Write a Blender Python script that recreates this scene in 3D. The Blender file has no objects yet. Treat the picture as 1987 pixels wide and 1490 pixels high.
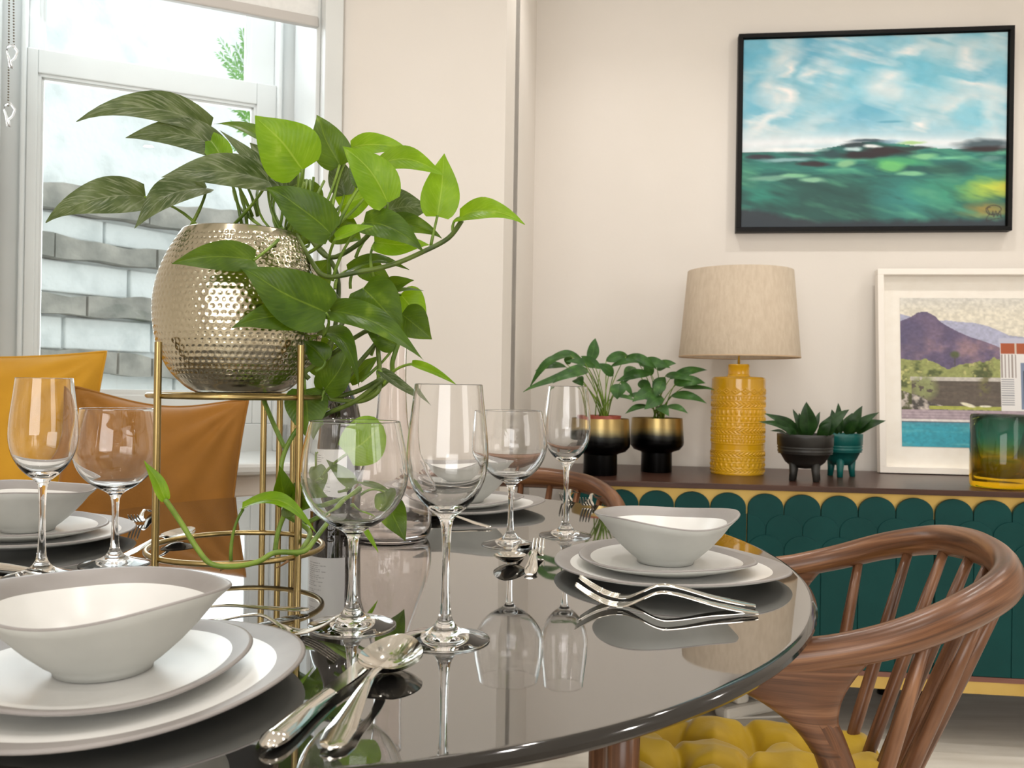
import bpy, math, random
import numpy as np
from mathutils import Vector, Matrix, noise as mnoise
random.seed(7); rng = np.random.default_rng(7)
PI = math.pi
S = bpy.context.scene
COL = S.collection

# ------------------------------------------------------------------ camera
FPX = 1700.0; CAMZ = 0.99; ROLL = 0.0155; PITCH = 3.0 / 1700
cr = Vector((math.cos(ROLL), 0, math.sin(ROLL)))
fw = Vector((0, math.cos(PITCH), math.sin(PITCH)))
fw = (fw - cr * fw.dot(cr)).normalized()
cu = cr.cross(fw)
cam_d = bpy.data.cameras.new('camera'); cam = bpy.data.objects.new('camera', cam_d); COL.objects.link(cam)
cam_d.sensor_width = 36; cam_d.lens = FPX * 36 / 1987
cam_d.clip_start = 0.02; cam_d.clip_end = 60
cam_d.dof.use_dof = True; cam_d.dof.focus_distance = 1.12; cam_d.dof.aperture_fstop = 13
m = Matrix((( cr.x, cu.x, -fw.x, 0), (cr.y, cu.y, -fw.y, 0), (cr.z, cu.z, -fw.z, CAMZ), (0, 0, 0, 1)))
cam.matrix_world = m
S.camera = cam
CP = Vector((0, 0, CAMZ))

# ------------------------------------------------------------------ world, lights, exposure
W = bpy.data.worlds.new('sky'); S.world = W; W.use_nodes = True
bg = W.node_tree.nodes['Background']
bg.inputs['Color'].default_value = (0.90, 0.95, 1.0, 1); bg.inputs['Strength'].default_value = 1.3
S.view_settings.view_transform = 'Standard'; S.view_settings.look = 'None'
S.view_settings.gamma = 1; S.view_settings.use_curve_mapping = False
S.view_settings.exposure = 0.48
try:
    S.cycles.max_bounces = 14; S.cycles.transmission_bounces = 12; S.cycles.transparent_max_bounces = 16
    S.cycles.glossy_bounces = 6; S.cycles.diffuse_bounces = 5
    S.cycles.sample_clamp_indirect = 6; S.cycles.caustics_reflective = True; S.cycles.blur_glossy = 0.3
except Exception: pass

def area_light(name, loc, target, sx, sy, power, color):
    d = bpy.data.lights.new(name, 'AREA'); d.shape = 'RECTANGLE'; d.size = sx; d.size_y = sy
    d.energy = power; d.color = color
    o = bpy.data.objects.new(name, d); COL.objects.link(o); o.location = loc
    o.rotation_euler = (Vector(target) - Vector(loc)).to_track_quat('-Z', 'Y').to_euler()
    return o
CEIL = 2.55
# daylight: the bay window in view, and the glazed doors behind the camera
area_light('bay_window_daylight', (-1.15, 2.62, 1.75), (0.0, 0.8, 1.0), 0.9, 1.5, 14, (0.92, 0.96, 1.0))
area_light('rear_window_daylight', (-0.6, -2.7, 1.55), (0.2, 1.5, 1.0), 2.4, 1.7, 44, (1.0, 0.985, 0.97))
area_light('side_window_daylight', (3.0, -0.9, 1.6), (0.0, 1.2, 0.8), 1.3, 1.4, 13, (1.0, 0.97, 0.93))
DOWNLIGHTS = [(-0.55, 0.45), (0.45, 0.55), (1.35, 0.75), (-0.5, 1.55), (0.45, 1.55), (1.3, 1.45), (2.15, 1.3),
              (0.35, 2.45), (1.15, 2.38), (1.95, 2.28), (-0.6, -0.7), (0.6, -0.7), (1.8, -0.6)]
DOWN_POWER = 8.5; DOWN_COL = (1.0, 0.965, 0.925)

# ------------------------------------------------------------------ pixel -> world helpers (photo frame 1987 x 1490)
def ray(px, py):
    return fw + cr * ((px - 993.5) / FPX) - cu * ((py - 745.0) / FPX)
def at(px, py, Y):
    d = ray(px, py); return CP + d * (Y / d.y)
def onz(px, py, z):
    d = ray(px, py); return CP + d * ((z - CAMZ) / d.z)
def pxm(px, Y): return px * Y / FPX

# ------------------------------------------------------------------ mesh helpers
class MB:
    def __init__(s): s.v = []; s.f = []; s.m = []; s.uv = {}; s.smooth = True
    def add(s, vs, fs, mi=0, uvs=None):
        o = len(s.v); s.v += [tuple(x) for x in vs]
        if uvs is not None:
            for i, u in enumerate(uvs): s.uv[o + i] = u
        for f in fs: s.f.append(tuple(i + o for i in f)); s.m.append(mi)
        return s
    def box(s, c, d, rz=0, mi=0, M=None):
        x, y, z = d[0] / 2, d[1] / 2, d[2] / 2
        p = [Vector(q) for q in ((-x,-y,-z),(x,-y,-z),(x,y,-z),(-x,y,-z),(-x,-y,z),(x,-y,z),(x,y,z),(-x,y,z))]
        if M is None: M = Matrix.Rotation(rz, 4, 'Z')
        p = [(M @ q) + Vector(c) for q in p]
        return s.add(p, [(0,3,2,1),(4,5,6,7),(0,1,5,4),(1,2,6,5),(2,3,7,6),(3,0,4,7)], mi)
    def lathe(s, prof, n=48, c=(0,0,0), rf=None, zf=None, mf=None, closed=True):
        """prof: list of (r,z). rf(theta,i)->scale, zf(theta,i)->dz, mf(i)->material index of band i"""
        vs = []; k = len(prof)
        for i, (r, z) in enumerate(prof):
            for j in range(n):
                t = 2 * PI * j / n
                R = r * (rf(t, i) if rf else 1); Z = z + (zf(t, i) if zf else 0)
                vs.append((c[0] + R * math.cos(t), c[1] + R * math.sin(t), c[2] + Z))
        o = len(s.v); s.v += vs
        for i in range(k - 1):
            for j in range(n):
                j2 = (j + 1) % n
                s.f.append((o+i*n+j, o+i*n+j2, o+(i+1)*n+j2, o+(i+1)*n+j)); s.m.append(mf(i) if mf else 0)
        if closed:
            if prof[0][0] > 1e-6: s.f.append(tuple(o + j for j in reversed(range(n)))); s.m.append(mf(0) if mf else 0)
            if prof[-1][0] > 1e-6: s.f.append(tuple(o+(k-1)*n+j for j in range(n))); s.m.append(mf(k-2) if mf else 0)
        return s
    def tube(s, pts, r, n=8, cap=True, mi=0, ecc=None, loop=False):
        pts = [Vector(p) for p in pts]; k = len(pts)
        rr = r if isinstance(r, (list, tuple)) else [r] * k
        up = None; o = len(s.v); alen = random.random()*3
        for i in range(k):
            if i: alen += (pts[i]-pts[i-1]).length
            if loop: t = pts[(i+1) % k] - pts[(i-1) % k]
            else: t = pts[min(i+1, k-1)] - pts[max(i-1, 0)]
            if t.length < 1e-9: t = Vector((0,0,1))
            t.normalize()
            if up is None:
                up = Vector((0,0,1)) if abs(t.z) < 0.9 else Vector((1,0,0))
            a = t.cross(up)
            if a.length < 1e-6: a = t.cross(Vector((0,1,0)))
            a.normalize(); b = a.cross(t).normalized(); up = b
            ex, ey = (ecc[i] if ecc else (1, 1))
            for j in range(n):
                th = 2 * PI * j / n
                s.v.append(tuple(pts[i] + a * (math.cos(th) * rr[i] * ex) + b * (math.sin(th) * rr[i] * ey)))
                s.uv[len(s.v)-1] = (alen, math.sin(th)*rr[i])
        for i in range(k if loop else k - 1):
            i2 = (i + 1) % k
            for j in range(n):
                j2 = (j + 1) % n
                s.f.append((o+i*n+j, o+i2*n+j, o+i2*n+j2, o+i*n+j2)); s.m.append(mi)
        if cap and not loop:
            s.f.append(tuple(o + j for j in range(n))); s.m.append(mi)
            s.f.append(tuple(o+(k-1)*n+j for j in reversed(range(n)))); s.m.append(mi)
        return s
    def prism(s, poly, y0, y1, mi=0):
        """poly in local (x,z), extruded along y"""
        n = len(poly)
        vs = [(x, y0, z) for x, z in poly] + [(x, y1, z) for x, z in poly]
        fs = [tuple(range(n)), tuple(reversed(range(n, 2*n)))] + [(i, i + n, (i+1) % n + n, (i+1) % n) for i in range(n)]
        return s.add(vs, fs, mi)
    def grid(s, P, mi=0, uv=None, flip=False):
        nu, nv = P.shape[0], P.shape[1]
        o = len(s.v); s.v += [tuple(x) for x in P.reshape(-1, 3)]
        if uv is not None:
            for i, u in enumerate(uv.reshape(-1, 2)): s.uv[o+i] = tuple(u)
        for i in range(nu-1):
            for j in range(nv-1):
                f = (o+i*nv+j, o+(i+1)*nv+j, o+(i+1)*nv+j+1, o+i*nv+j+1)
                s.f.append(f[::-1] if flip else f); s.m.append(mi)
        return s
    def xf(s, M):
        s.v = [tuple(M @ Vector(p)) for p in s.v]; return s

def build(name, mb, mats, parent=None, smooth=True, sub=None, bevel=0.0, world=False, ang=None):
    me = bpy.data.meshes.new(name)
    vs = mb.v
    if world and parent is not None:
        root = parent
        off = Vector((0,0,0))
        while root: off += root.location; root = root.parent
        vs = [(x-off.x, y-off.y, z-off.z) for x, y, z in vs]
    me.from_pydata(vs, [], mb.f)
    if not isinstance(mats, (list, tuple)): mats = [mats]
    for q in mats: me.materials.append(q)
    if len(mats) > 1: me.polygons.foreach_set('material_index', mb.m)
    me.polygons.foreach_set('use_smooth', [smooth] * len(me.polygons))
    if mb.uv:
        ul = me.uv_layers.new(name='UVMap'); li = np.zeros(len(me.loops), dtype=np.int32)
        me.loops.foreach_get('vertex_index', li)
        arr = np.zeros((len(vs), 2)); 
        for i, u in mb.uv.items(): arr[i] = u
        ul.data.foreach_set('uv', arr[li].ravel())
    me.validate()
    if smooth and ang is not None:
        try: me.set_sharp_from_angle(angle=ang)
        except Exception: pass
    me.update()
    o = bpy.data.objects.new(name, me); COL.objects.link(o)
    if parent: o.parent = parent
    if bevel:
        b = o.modifiers.new('bevel', 'BEVEL'); b.width = bevel; b.segments = 2; b.limit_method = 'ANGLE'; b.angle_limit = 0.6
    if sub:
        q = o.modifiers.new('sub', 'SUBSURF'); q.levels = sub; q.render_levels = sub
    return o

def thing(name, label, cat, loc=(0,0,0), rz=0, group=None):
    o = bpy.data.objects.new(name, None); COL.objects.link(o); o.empty_display_size = 0.05
    o.location = loc; o.rotation_euler = (0, 0, rz); o['label'] = label; o['category'] = cat
    if group: o['group'] = group
    return o
def tag(o, label, cat, group=None):
    o['label'] = label; o['category'] = cat
    if group: o['group'] = group
    return o
def struct(o, label=None):
    o['kind'] = 'structure'
    if label: o['label'] = label
    return o
def dup(root, loc=None, rz=None, label=None):
    r = root.copy(); COL.objects.link(r)
    if loc is not None: r.location = loc
    if rz is not None: r.rotation_euler = (0, 0, rz)
    if label: r['label'] = label
    for ch in list(root.children):
        c = ch.copy(); COL.objects.link(c); c.parent = r
        for g in list(ch.children):
            d = g.copy(); COL.objects.link(d); d.parent = c
    return r
def spline(pts, n=8, closed=False):
    """Catmull-Rom through tuples of any length"""
    P = [np.array(p, float) for p in pts]; out = []
    k = len(P)
    for i in range(k if closed else k - 1):
        if closed: p0, p1, p2, p3 = P[(i-1) % k], P[i], P[(i+1) % k], P[(i+2) % k]
        else: p0, p1, p2, p3 = P[max(i-1,0)], P[i], P[i+1], P[min(i+2,k-1)]
        for q in range(n):
            t = q / n
            out.append(0.5*((2*p1)+(-p0+p2)*t+(2*p0-5*p1+4*p2-p3)*t*t+(-p0+3*p1-3*p2+p3)*t**3))
    if not closed: out.append(P[-1])
    return out

# ------------------------------------------------------------------ materials
def srgb(r, g, b):
    f = lambda c: (c/255/12.92) if c/255 <= 0.04045 else ((c/255+0.055)/1.055)**2.4
    return (f(r), f(g), f(b), 1)
def mat(name, col, rough=0.5, metal=0.0, spec=0.5, trans=0, ior=1.45, coat=0, sheen=0, sub=0):
    M = bpy.data.materials.new(name); M.use_nodes = True; b = M.node_tree.nodes['Principled BSDF']
    b.inputs['Base Color'].default_value = col; b.inputs['Roughness'].default_value = rough
    b.inputs['Metallic'].default_value = metal; b.inputs['Specular IOR Level'].default_value = spec
    b.inputs['Transmission Weight'].default_value = trans; b.inputs['IOR'].default_value = ior
    b.inputs['Coat Weight'].default_value = coat; b.inputs['Sheen Weight'].default_value = sheen
    if sheen: b.inputs['Sheen Roughness'].default_value = 0.35
    return M
def nodes(M): return M.node_tree.nodes, M.node_tree.links, M.node_tree.nodes['Principled BSDF']
def ramp(N, stops, interp='LINEAR'):
    r = N.new('ShaderNodeValToRGB'); r.color_ramp.interpolation = interp
    e = r.color_ramp.elements
    while len(e) > 1: e.remove(e[-1])
    e[0].position = stops[0][0]; e[0].color = stops[0][1]
    for p, c in stops[1:]:
        q = e.new(p); q.color = c
    return r
def noisy(name, c1, c2, scale=5, rough=0.5, metal=0, bump=0, bscale=None, stretch=(1,1,1), detail=4, coord='Object', spec=0.5, sheen=0, dist=0, bdist=0.002, lo=0.35, hi=0.65, coat=0):
    M = mat(name, c1, rough, metal, spec, sheen=sheen, coat=coat); N, L, b = nodes(M)
    tc = N.new('ShaderNodeTexCoord'); mp = N.new('ShaderNodeMapping'); mp.inputs['Scale'].default_value = stretch
    L.new(tc.outputs[coord], mp.inputs['Vector'])
    n = N.new('ShaderNodeTexNoise'); n.inputs['Scale'].default_value = scale; n.inputs['Detail'].default_value = detail
    n.inputs['Distortion'].default_value = dist
    L.new(mp.outputs[0], n.inputs['Vector'])
    r = ramp(N, [(lo, c1), (hi, c2)]); L.new(n.outputs[0], r.inputs[0]); L.new(r.outputs[0], b.inputs['Base Color'])
    if bump:
        n2 = N.new('ShaderNodeTexNoise'); n2.inputs['Scale'].default_value = bscale or scale * 4; n2.inputs['Detail'].default_value = 6
        L.new(mp.outputs[0], n2.inputs['Vector'])
        bp = N.new('ShaderNodeBump'); bp.inputs['Strength'].default_value = bump; bp.inputs['Distance'].default_value = bdist
        L.new(n2.outputs[0], bp.inputs['Height']); L.new(bp.outputs[0], b.inputs['Normal'])
    return M

M_wall = noisy('cream_wall_paint', srgb(223, 217, 209), srgb(228, 222, 215), 1.5, 0.75, bump=0.25, bscale=60, bdist=0.0012)
M_ceil = noisy('ceiling_paint', srgb(246, 245, 242), srgb(248, 247, 245), 1.5, 0.8)
M_white = noisy('white_gloss_woodwork', srgb(214, 217, 216), srgb(222, 225, 224), 3, 0.35)
M_floor = None
M_table = mat('grey_lacquered_stone', srgb(52, 50, 48), 0.02, spec=0.5, ior=2.35, coat=1)
N, L, b = nodes(M_table)
tc = N.new('ShaderNodeTexCoord'); v = N.new('ShaderNodeTexNoise'); v.inputs['Scale'].default_value = 420; v.inputs['Detail'].default_value = 2
L.new(tc.outputs['Object'], v.inputs['Vector'])
r = ramp(N, [(0.35, srgb(24, 23, 22)), (0.60, srgb(32, 31, 29)), (0.78, srgb(54, 51, 48))]); L.new(v.outputs[0], r.inputs[0]); L.new(r.outputs[0], b.inputs['Base Color'])
M_tedge = mat('polished_dark_edge', srgb(34, 31, 28), 0.07, spec=0.6)
M_dark = mat('dark_metal', srgb(30, 29, 28), 0.3, 0.8)
M_brass = noisy('brushed_brass', srgb(150, 130, 84), srgb(170, 149, 102), 60, 0.28, 1.0, stretch=(1,1,0.1))
M_steel = mat('polished_steel', srgb(222, 217, 208), 0.09, 1.0)
M_chrome = mat('nickel', srgb(190, 186, 178), 0.25, 1.0)
M_glass = mat('clear_glass', (1, 1, 1, 1), 0.0, trans=1, ior=1.46)
M_glassp = mat('rosy_clear_glass', srgb(254, 250, 249), 0.0, trans=1, ior=1.46)
M_bottle = mat('dark_bottle_glass', srgb(26, 20, 14), 0.04, spec=0.9, coat=0.5)
M_glaze = noisy('white_stoneware', srgb(212, 211, 208), srgb(219, 218, 215), 14, 0.28)
M_glazeo = noisy('matte_white_stoneware', srgb(182, 183, 178), srgb(192, 193, 188), 14, 0.5)
M_rimg = noisy('taupe_glaze', srgb(134, 129, 126), srgb(146, 141, 138), 14, 0.42)
M_porc = mat('white_plastic', srgb(225, 222, 215), 0.4)
M_black = mat('black_lacquer', srgb(10, 9, 9), 0.5, spec=0.25)
M_soil = noisy('potting_soil', srgb(48, 34, 24), srgb(78, 58, 42), 60, 0.95, bump=0.8, bscale=90, bdist=0.004)
M_terra = mat('terracotta_plastic', srgb(138, 62, 46), 0.5)
M_linen = noisy('linen_shade', srgb(182, 166, 146), srgb(192, 177, 157), 90, 0.85, bump=0.5, bscale=240, stretch=(1,1,0.35))
M_yellow = noisy('mustard_glaze', srgb(214, 158, 18), srgb(226, 174, 36), 6, 0.16, coat=0.5)
M_mustard = noisy('mustard_velvet', srgb(178, 128, 14), srgb(190, 140, 22), 7, 0.75, sheen=0.35, bump=0.15, bscale=160)
M_amber = noisy('amber_velvet', srgb(122, 78, 8), srgb(142, 92, 16), 5, 0.75, sheen=0.2, bump=0.15, bscale=160)
M_seat = noisy('yellow_velvet', srgb(168, 134, 6), srgb(184, 150, 16), 9, 0.62, sheen=0.35, bump=0.15, bscale=200)
M_teal = noisy('teal_lacquer', srgb(0, 56, 54), srgb(2, 62, 60), 5, 0.5, spec=0.25)
M_gold = noisy('brass_sheet', srgb(196, 164, 92), srgb(208, 178, 106), 6, 0.42, 0.75)
M_dwood = noisy('dark_walnut_veneer', srgb(58, 36, 28), srgb(74, 48, 38), 9, 0.32, stretch=(0.6, 8, 8))
M_rail = noisy('rail_wood', srgb(110, 70, 60), srgb(120, 80, 68), 9, 0.4, stretch=(0.6, 8, 8))
def wood():
    M = mat('oiled_walnut', srgb(120, 74, 48), 0.28, spec=0.5); N, L, b = nodes(M)
    uv = N.new('ShaderNodeUVMap'); mp = N.new('ShaderNodeMapping'); mp.inputs['Scale'].default_value = (2.2, 60, 1)
    L.new(uv.outputs[0], mp.inputs['Vector'])
    n = N.new('ShaderNodeTexNoise'); n.inputs['Scale'].default_value = 2.0; n.inputs['Detail'].default_value = 7; n.inputs['Distortion'].default_value = 0.6
    L.new(mp.outputs[0], n.inputs['Vector'])
    r = ramp(N, [(0.25, srgb(58, 36, 23)), (0.5, srgb(106, 70, 47)), (0.75, srgb(152, 110, 80))])
    L.new(n.outputs[0], r.inputs[0])
    # fine pores
    m2 = N.new('ShaderNodeMapping'); m2.inputs['Scale'].default_value = (14, 900, 1); L.new(uv.outputs[0], m2.inputs['Vector'])
    n2 = N.new('ShaderNodeTexNoise'); n2.inputs['Scale'].default_value = 1; n2.inputs['Detail'].default_value = 3; L.new(m2.outputs[0], n2.inputs['Vector'])
    r2 = ramp(N, [(0.3, (0.6,0.6,0.6,1)), (0.5, (1,1,1,1))]); L.new(n2.outputs[0], r2.inputs[0])
    mx = N.new('ShaderNodeMix'); mx.data_type = 'RGBA'; mx.blend_type = 'MULTIPLY'; mx.inputs[0].default_value = 0.6
    L.new(r.outputs[0], mx.inputs[6]); L.new(r2.outputs[0], mx.inputs[7]); L.new(mx.outputs[2], b.inputs['Base Color'])
    return M
M_wood = wood()
def floor_mat():
    M = mat('pale_limed_floor', srgb(214, 207, 195), 0.45); N, L, b = nodes(M)
    tc = N.new('ShaderNodeTexCoord'); mp = N.new('ShaderNodeMapping'); mp.inputs['Scale'].default_value = (1, 6, 1)
    L.new(tc.outputs['Object'], mp.inputs['Vector'])
    n = N.new('ShaderNodeTexNoise'); n.inputs['Scale'].default_value = 3; n.inputs['Detail'].default_value = 7
    L.new(mp.outputs[0], n.inputs['Vector'])
    r = ramp(N, [(0.3, srgb(200, 193, 180)), (0.7, srgb(226, 221, 211))]); L.new(n.outputs[0], r.inputs[0]); L.new(r.outputs[0], b.inputs['Base Color'])
    return M
M_floor = floor_mat()
def pane_mat():
    M = bpy.data.materials.new('window_glass'); M.use_nodes = True; N, L = M.node_tree.nodes, M.node_tree.links
    N.remove(N['Principled BSDF']); out = N['Material Output']
    t = N.new('ShaderNodeBsdfTransparent'); g = N.new('ShaderNodeBsdfGlossy'); g.inputs['Roughness'].default_value = 0
    t.inputs[0].default_value = (0.97, 0.99, 0.98, 1)
    f = N.new('ShaderNodeFresnel'); f.inputs[0].default_value = 1.45
    mx = N.new('ShaderNodeMixShader'); L.new(f.outputs[0], mx.inputs[0]); L.new(t.outputs[0], mx.inputs[1]); L.new(g.outputs[0], mx.inputs[2])
    L.new(mx.outputs[0], out.inputs[0]); return M
M_pane = pane_mat()
def leaf_mat(name, c1, c2, vein, trans, tcol, streak=0.15):
    M = mat(name, c1, 0.36, spec=0.34); N, L, b = nodes(M)
    out = N['Material Output']
    tc = N.new('ShaderNodeTexCoord')
    n = N.new('ShaderNodeTexNoise'); n.inputs['Scale'].default_value = 38; n.inputs['Detail'].default_value = 5
    L.new(tc.outputs['Object'], n.inputs['Vector'])
    r = ramp(N, [(0.36, c1), (0.62, c2), (0.80, vein)]); L.new(n.outputs[0], r.inputs[0])
    uv = N.new('ShaderNodeUVMap'); sp = N.new('ShaderNodeSeparateXYZ'); L.new(uv.outputs[0], sp.inputs[0])
    ab = N.new('ShaderNodeMath'); ab.operation = 'ABSOLUTE'; L.new(sp.outputs[1], ab.inputs[0])
    lt = ramp(N, [(0.0, (.6,.6,.6,1)), (0.02, (0.4,0.4,0.4,1)), (0.045, (0,0,0,1))]); L.new(ab.outputs[0], lt.inputs[0])
    mx = N.new('ShaderNodeMix'); mx.data_type = 'RGBA'; L.new(lt.outputs[0], mx.inputs[0]); L.new(r.outputs[0], mx.inputs[6]); mx.inputs[7].default_value = vein
    L.new(mx.outputs[2], b.inputs['Base Color'])
    # side veins: fine relief, and streaks of pale variegation that follow them
    ma = N.new('ShaderNodeMath'); ma.operation = 'MULTIPLY_ADD'; L.new(ab.outputs[0], ma.inputs[0]); ma.inputs[1].default_value = -0.35; L.new(sp.outputs[0], ma.inputs[2])
    sn = N.new('ShaderNodeMath'); sn.operation = 'MULTIPLY'; L.new(ma.outputs[0], sn.inputs[0]); sn.inputs[1].default_value = 85
    cb = N.new('ShaderNodeCombineXYZ'); mu = N.new('ShaderNodeMath'); mu.operation = 'MULTIPLY'; L.new(ma.outputs[0], mu.inputs[0]); mu.inputs[1].default_value = 26
    L.new(mu.outputs[0], cb.inputs[0]); mv = N.new('ShaderNodeMath'); mv.operation = 'MULTIPLY'; L.new(sp.outputs[1], mv.inputs[0]); mv.inputs[1].default_value = 2.2; L.new(mv.outputs[0], cb.inputs[1])
    oi = N.new('ShaderNodeObjectInfo'); ml = N.new('ShaderNodeMath'); ml.operation = 'MULTIPLY'; L.new(oi.outputs['Random'], ml.inputs[0]); ml.inputs[1].default_value = 40; L.new(ml.outputs[0], cb.inputs[2])
    ns = N.new('ShaderNodeTexNoise'); ns.inputs['Scale'].default_value = 1.0; ns.inputs['Detail'].default_value = 4; L.new(cb.outputs[0], ns.inputs['Vector'])
    rs = ramp(N, [(0.50, (0,0,0,1)), (0.66, (streak,streak,streak,1))]); L.new(ns.outputs[0], rs.inputs[0])
    mx3 = N.new('ShaderNodeMix'); mx3.data_type = 'RGBA'; L.new(rs.outputs[0], mx3.inputs[0]); L.new(mx.outputs[2], mx3.inputs[6]); mx3.inputs[7].default_value = vein
    L.new(mx3.outputs[2], b.inputs['Base Color'])
    s2 = N.new('ShaderNodeMath'); s2.operation = 'SINE'; L.new(sn.outputs[0], s2.inputs[0])
    bp = N.new('ShaderNodeBump'); bp.inputs['Strength'].default_value = 0.12; bp.inputs['Distance'].default_value = 0.0004
    L.new(s2.outputs[0], bp.inputs['Height']); L.new(bp.outputs[0], b.inputs['Normal'])
    t = N.new('ShaderNodeBsdfTranslucent'); t.inputs[0].default_value = tcol
    ms = N.new('ShaderNodeMixShader'); ms.inputs[0].default_value = trans
    L.new(b.outputs[0], ms.inputs[1]); L.new(t.outputs[0], ms.inputs[2]); L.new(ms.outputs[0], out.inputs[0])
    return M
M_leafD = leaf_mat('mature_pothos_leaf', srgb(42, 70, 8), srgb(66, 96, 12), srgb(118, 142, 40), 0.26, srgb(136, 164, 8))
M_leafY = leaf_mat('young_pothos_leaf', srgb(92, 132, 14), srgb(116, 156, 24), srgb(176, 196, 84), 0.36, srgb(168, 206, 20))
M_leafG = leaf_mat('backlit_pothos_leaf', srgb(54, 70, 34), srgb(92, 104, 66), srgb(138, 144, 118), 0.2, srgb(110, 130, 46), 0.7)  # grey of backlit, glossy leaves put into the colour, with pale variegation
M_lily = leaf_mat('peace_lily_leaf', srgb(34, 70, 26), srgb(56, 98, 38), srgb(96, 134, 66), 0.2, srgb(90, 140, 50))
M_succ = leaf_mat('dark_strap_leaf', srgb(18, 44, 16), srgb(34, 66, 26), srgb(50, 84, 36), 0.1, srgb(60, 100, 36))
M_stem = noisy('green_stem', srgb(84, 112, 34), srgb(128, 154, 56), 30, 0.4)
M_stemd = noisy('brown_green_vine', srgb(62, 78, 30), srgb(98, 116, 44), 40, 0.45)

# ------------------------------------------------------------------ room shell
WM = 0.12                       # the back wall runs to the right and towards us
def wallY(x): return 3.12 - WM * x
WD = Vector((1, -WM, 0)).normalized(); WN = Vector((-WM, -1, 0)).normalized()   # along wall, into room
WA = math.atan2(-WM, 1)
cornerP = Vector((0.068, wallY(0.068), 0))
pierE = cornerP + WN * 0.81
def wallbox(name, p, q, thick, z0, z1, mt, label=None, side=1):
    """upright slab from p to q (plan), thickness to the outside"""
    d = (q - p); n = Vector((-d.y, d.x, 0)).normalized() * thick * side
    mb = MB(); P = [p, q, q + n, p + n]
    vs = [(a.x, a.y, z0) for a in P] + [(a.x, a.y, z1) for a in P]
    mb.add(vs, [(0,3,2,1),(4,5,6,7),(0,1,5,4),(1,2,6,5),(2,3,7,6),(3,0,4,7)])
    return struct(build(name, mb, mt, smooth=False), label)
wb_r = Vector((3.3, wallY(3.3), 0))
wallbox('wall_back', cornerP, wb_r, 0.15, 0, CEIL, M_wall)
wallbox('wall_return', pierE - WN*0.2, cornerP, 0.15, 0, CEIL, M_wall)
# pier between the return and the bay window
def hray(px):   # plan direction through a pixel near the horizon
    d = ray(px, 748); return Vector((d.x / d.y, 1, 0))
def hit(px, P0, D):
    h = hray(px); # t*h = P0 + s*D
    det = h.x * (-D.y) - h.y * (-D.x)
    t = (P0.x * (-D.y) - P0.y * (-D.x)) / det
    return h * t
W0 = hit(655, pierE, WD)
wallbox('wall_pier', W0, pierE, 0.3, 0, CEIL, M_wall)
# window bay wall: local frame a (to the right along the wall), t (outwards)
A25 = math.radians(25)
AX = Vector((math.cos(A25), math.sin(A25), 0)); TX = Vector((-math.sin(A25), math.cos(A25), 0))
def wa(px, t):   # a-coordinate where pixel column meets plane t
    p = hit(px, W0 + TX * t, AX); return (p - W0).dot(AX)
def wz(px, py, t):
    p = hit(px, W0 + TX * t, AX); return onz_depth(px, py, p.y)
def onz_depth(px, py, Y):
    d = ray(px, py); return CAMZ + d.z * Y / d.y
BAYROT = A25
def wbox(mb, a0, a1, t0, t1, z0, z1, mi=0):
    c = W0 + AX * ((a0+a1)/2) + TX * ((t0+t1)/2); c.z = (z0+z1)/2
    return mb.box(c, (abs(a1-a0), abs(t1-t0), abs(z1-z0)), BAYROT, mi)
AL = wa(-30, 0) - 0.02           # left end of opening at the wall plane
AR = wa(617, 0)
SILLZ = 0.783
aLf = -3.0
mb = MB(); wbox(mb, AL - 0.9, 0.0, 0.0, 0.42, 0, SILLZ - 0.03)
struct(build('wall_under_window', mb, M_wall, smooth=False))
mb = MB(); wbox(mb, AL - 0.9, 0.0, 0.0, 0.42, 2.42, CEIL)
struct(build('wall_over_window', mb, M_wall, smooth=False))
mb = MB(); wbox(mb, AL - 0.9, AL, 0.0, 0.42, 0, CEIL)
struct(build('wall_left_of_window', mb, M_wall, smooth=False))
pl = W0 + AX * (AL - 0.9)
# remaining walls of the room (behind and beside the camera)
pl2 = Vector((-2.6, pl.y - 0.9, 0))
wallbox('wall_left_bay', pl2, pl, 0.15, 0, CEIL, M_wall)
wallbox('wall_left', Vector((-2.6, -3.0, 0)), pl2, 0.15, 0, CEIL, M_wall)
wallbox('wall_rear', Vector((3.3, -3.0, 0)), Vector((-2.6, -3.0, 0)), 0.15, 0, CEIL, M_wall)
wallbox('wall_right', wb_r, Vector((3.3, -3.0, 0)), 0.15, 0, CEIL, M_wall)
def plan_poly(z, thick):
    P = [Vector((-2.6,-3.0,0)), Vector((3.3,-3.0,0)), wb_r, cornerP, pierE, W0, pl, pl2]
    n = len(P); mb = MB()
    vs = [(p.x,p.y,z) for p in P] + [(p.x,p.y,z+thick) for p in P]
    mb.add(vs, [tuple(reversed(range(n))), tuple(range(n,2*n))] + [(i,(i+1)%n,(i+1)%n+n,i+n) for i in range(n)])
    return mb
struct(build('floor', plan_poly(-0.08, 0.08), M_floor, smooth=False))
struct(build('ceiling', plan_poly(CEIL, 0.1), M_ceil, smooth=False))
# skirting boards
def board(name, p, q, n, h, t):
    mb = MB(); c = (p+q)/2 + n*t/2; c.z = h/2; d = q-p
    mb.box(c, (d.length, t, h), math.atan2(d.y, d.x)); return struct(build(name, mb, M_white, smooth=False, bevel=0.004))
board('baseboard_back', cornerP, wb_r, WN, 0.14, 0.018)
board('baseboard_pier', W0, pierE, WN, 0.14, 0.018)

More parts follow.
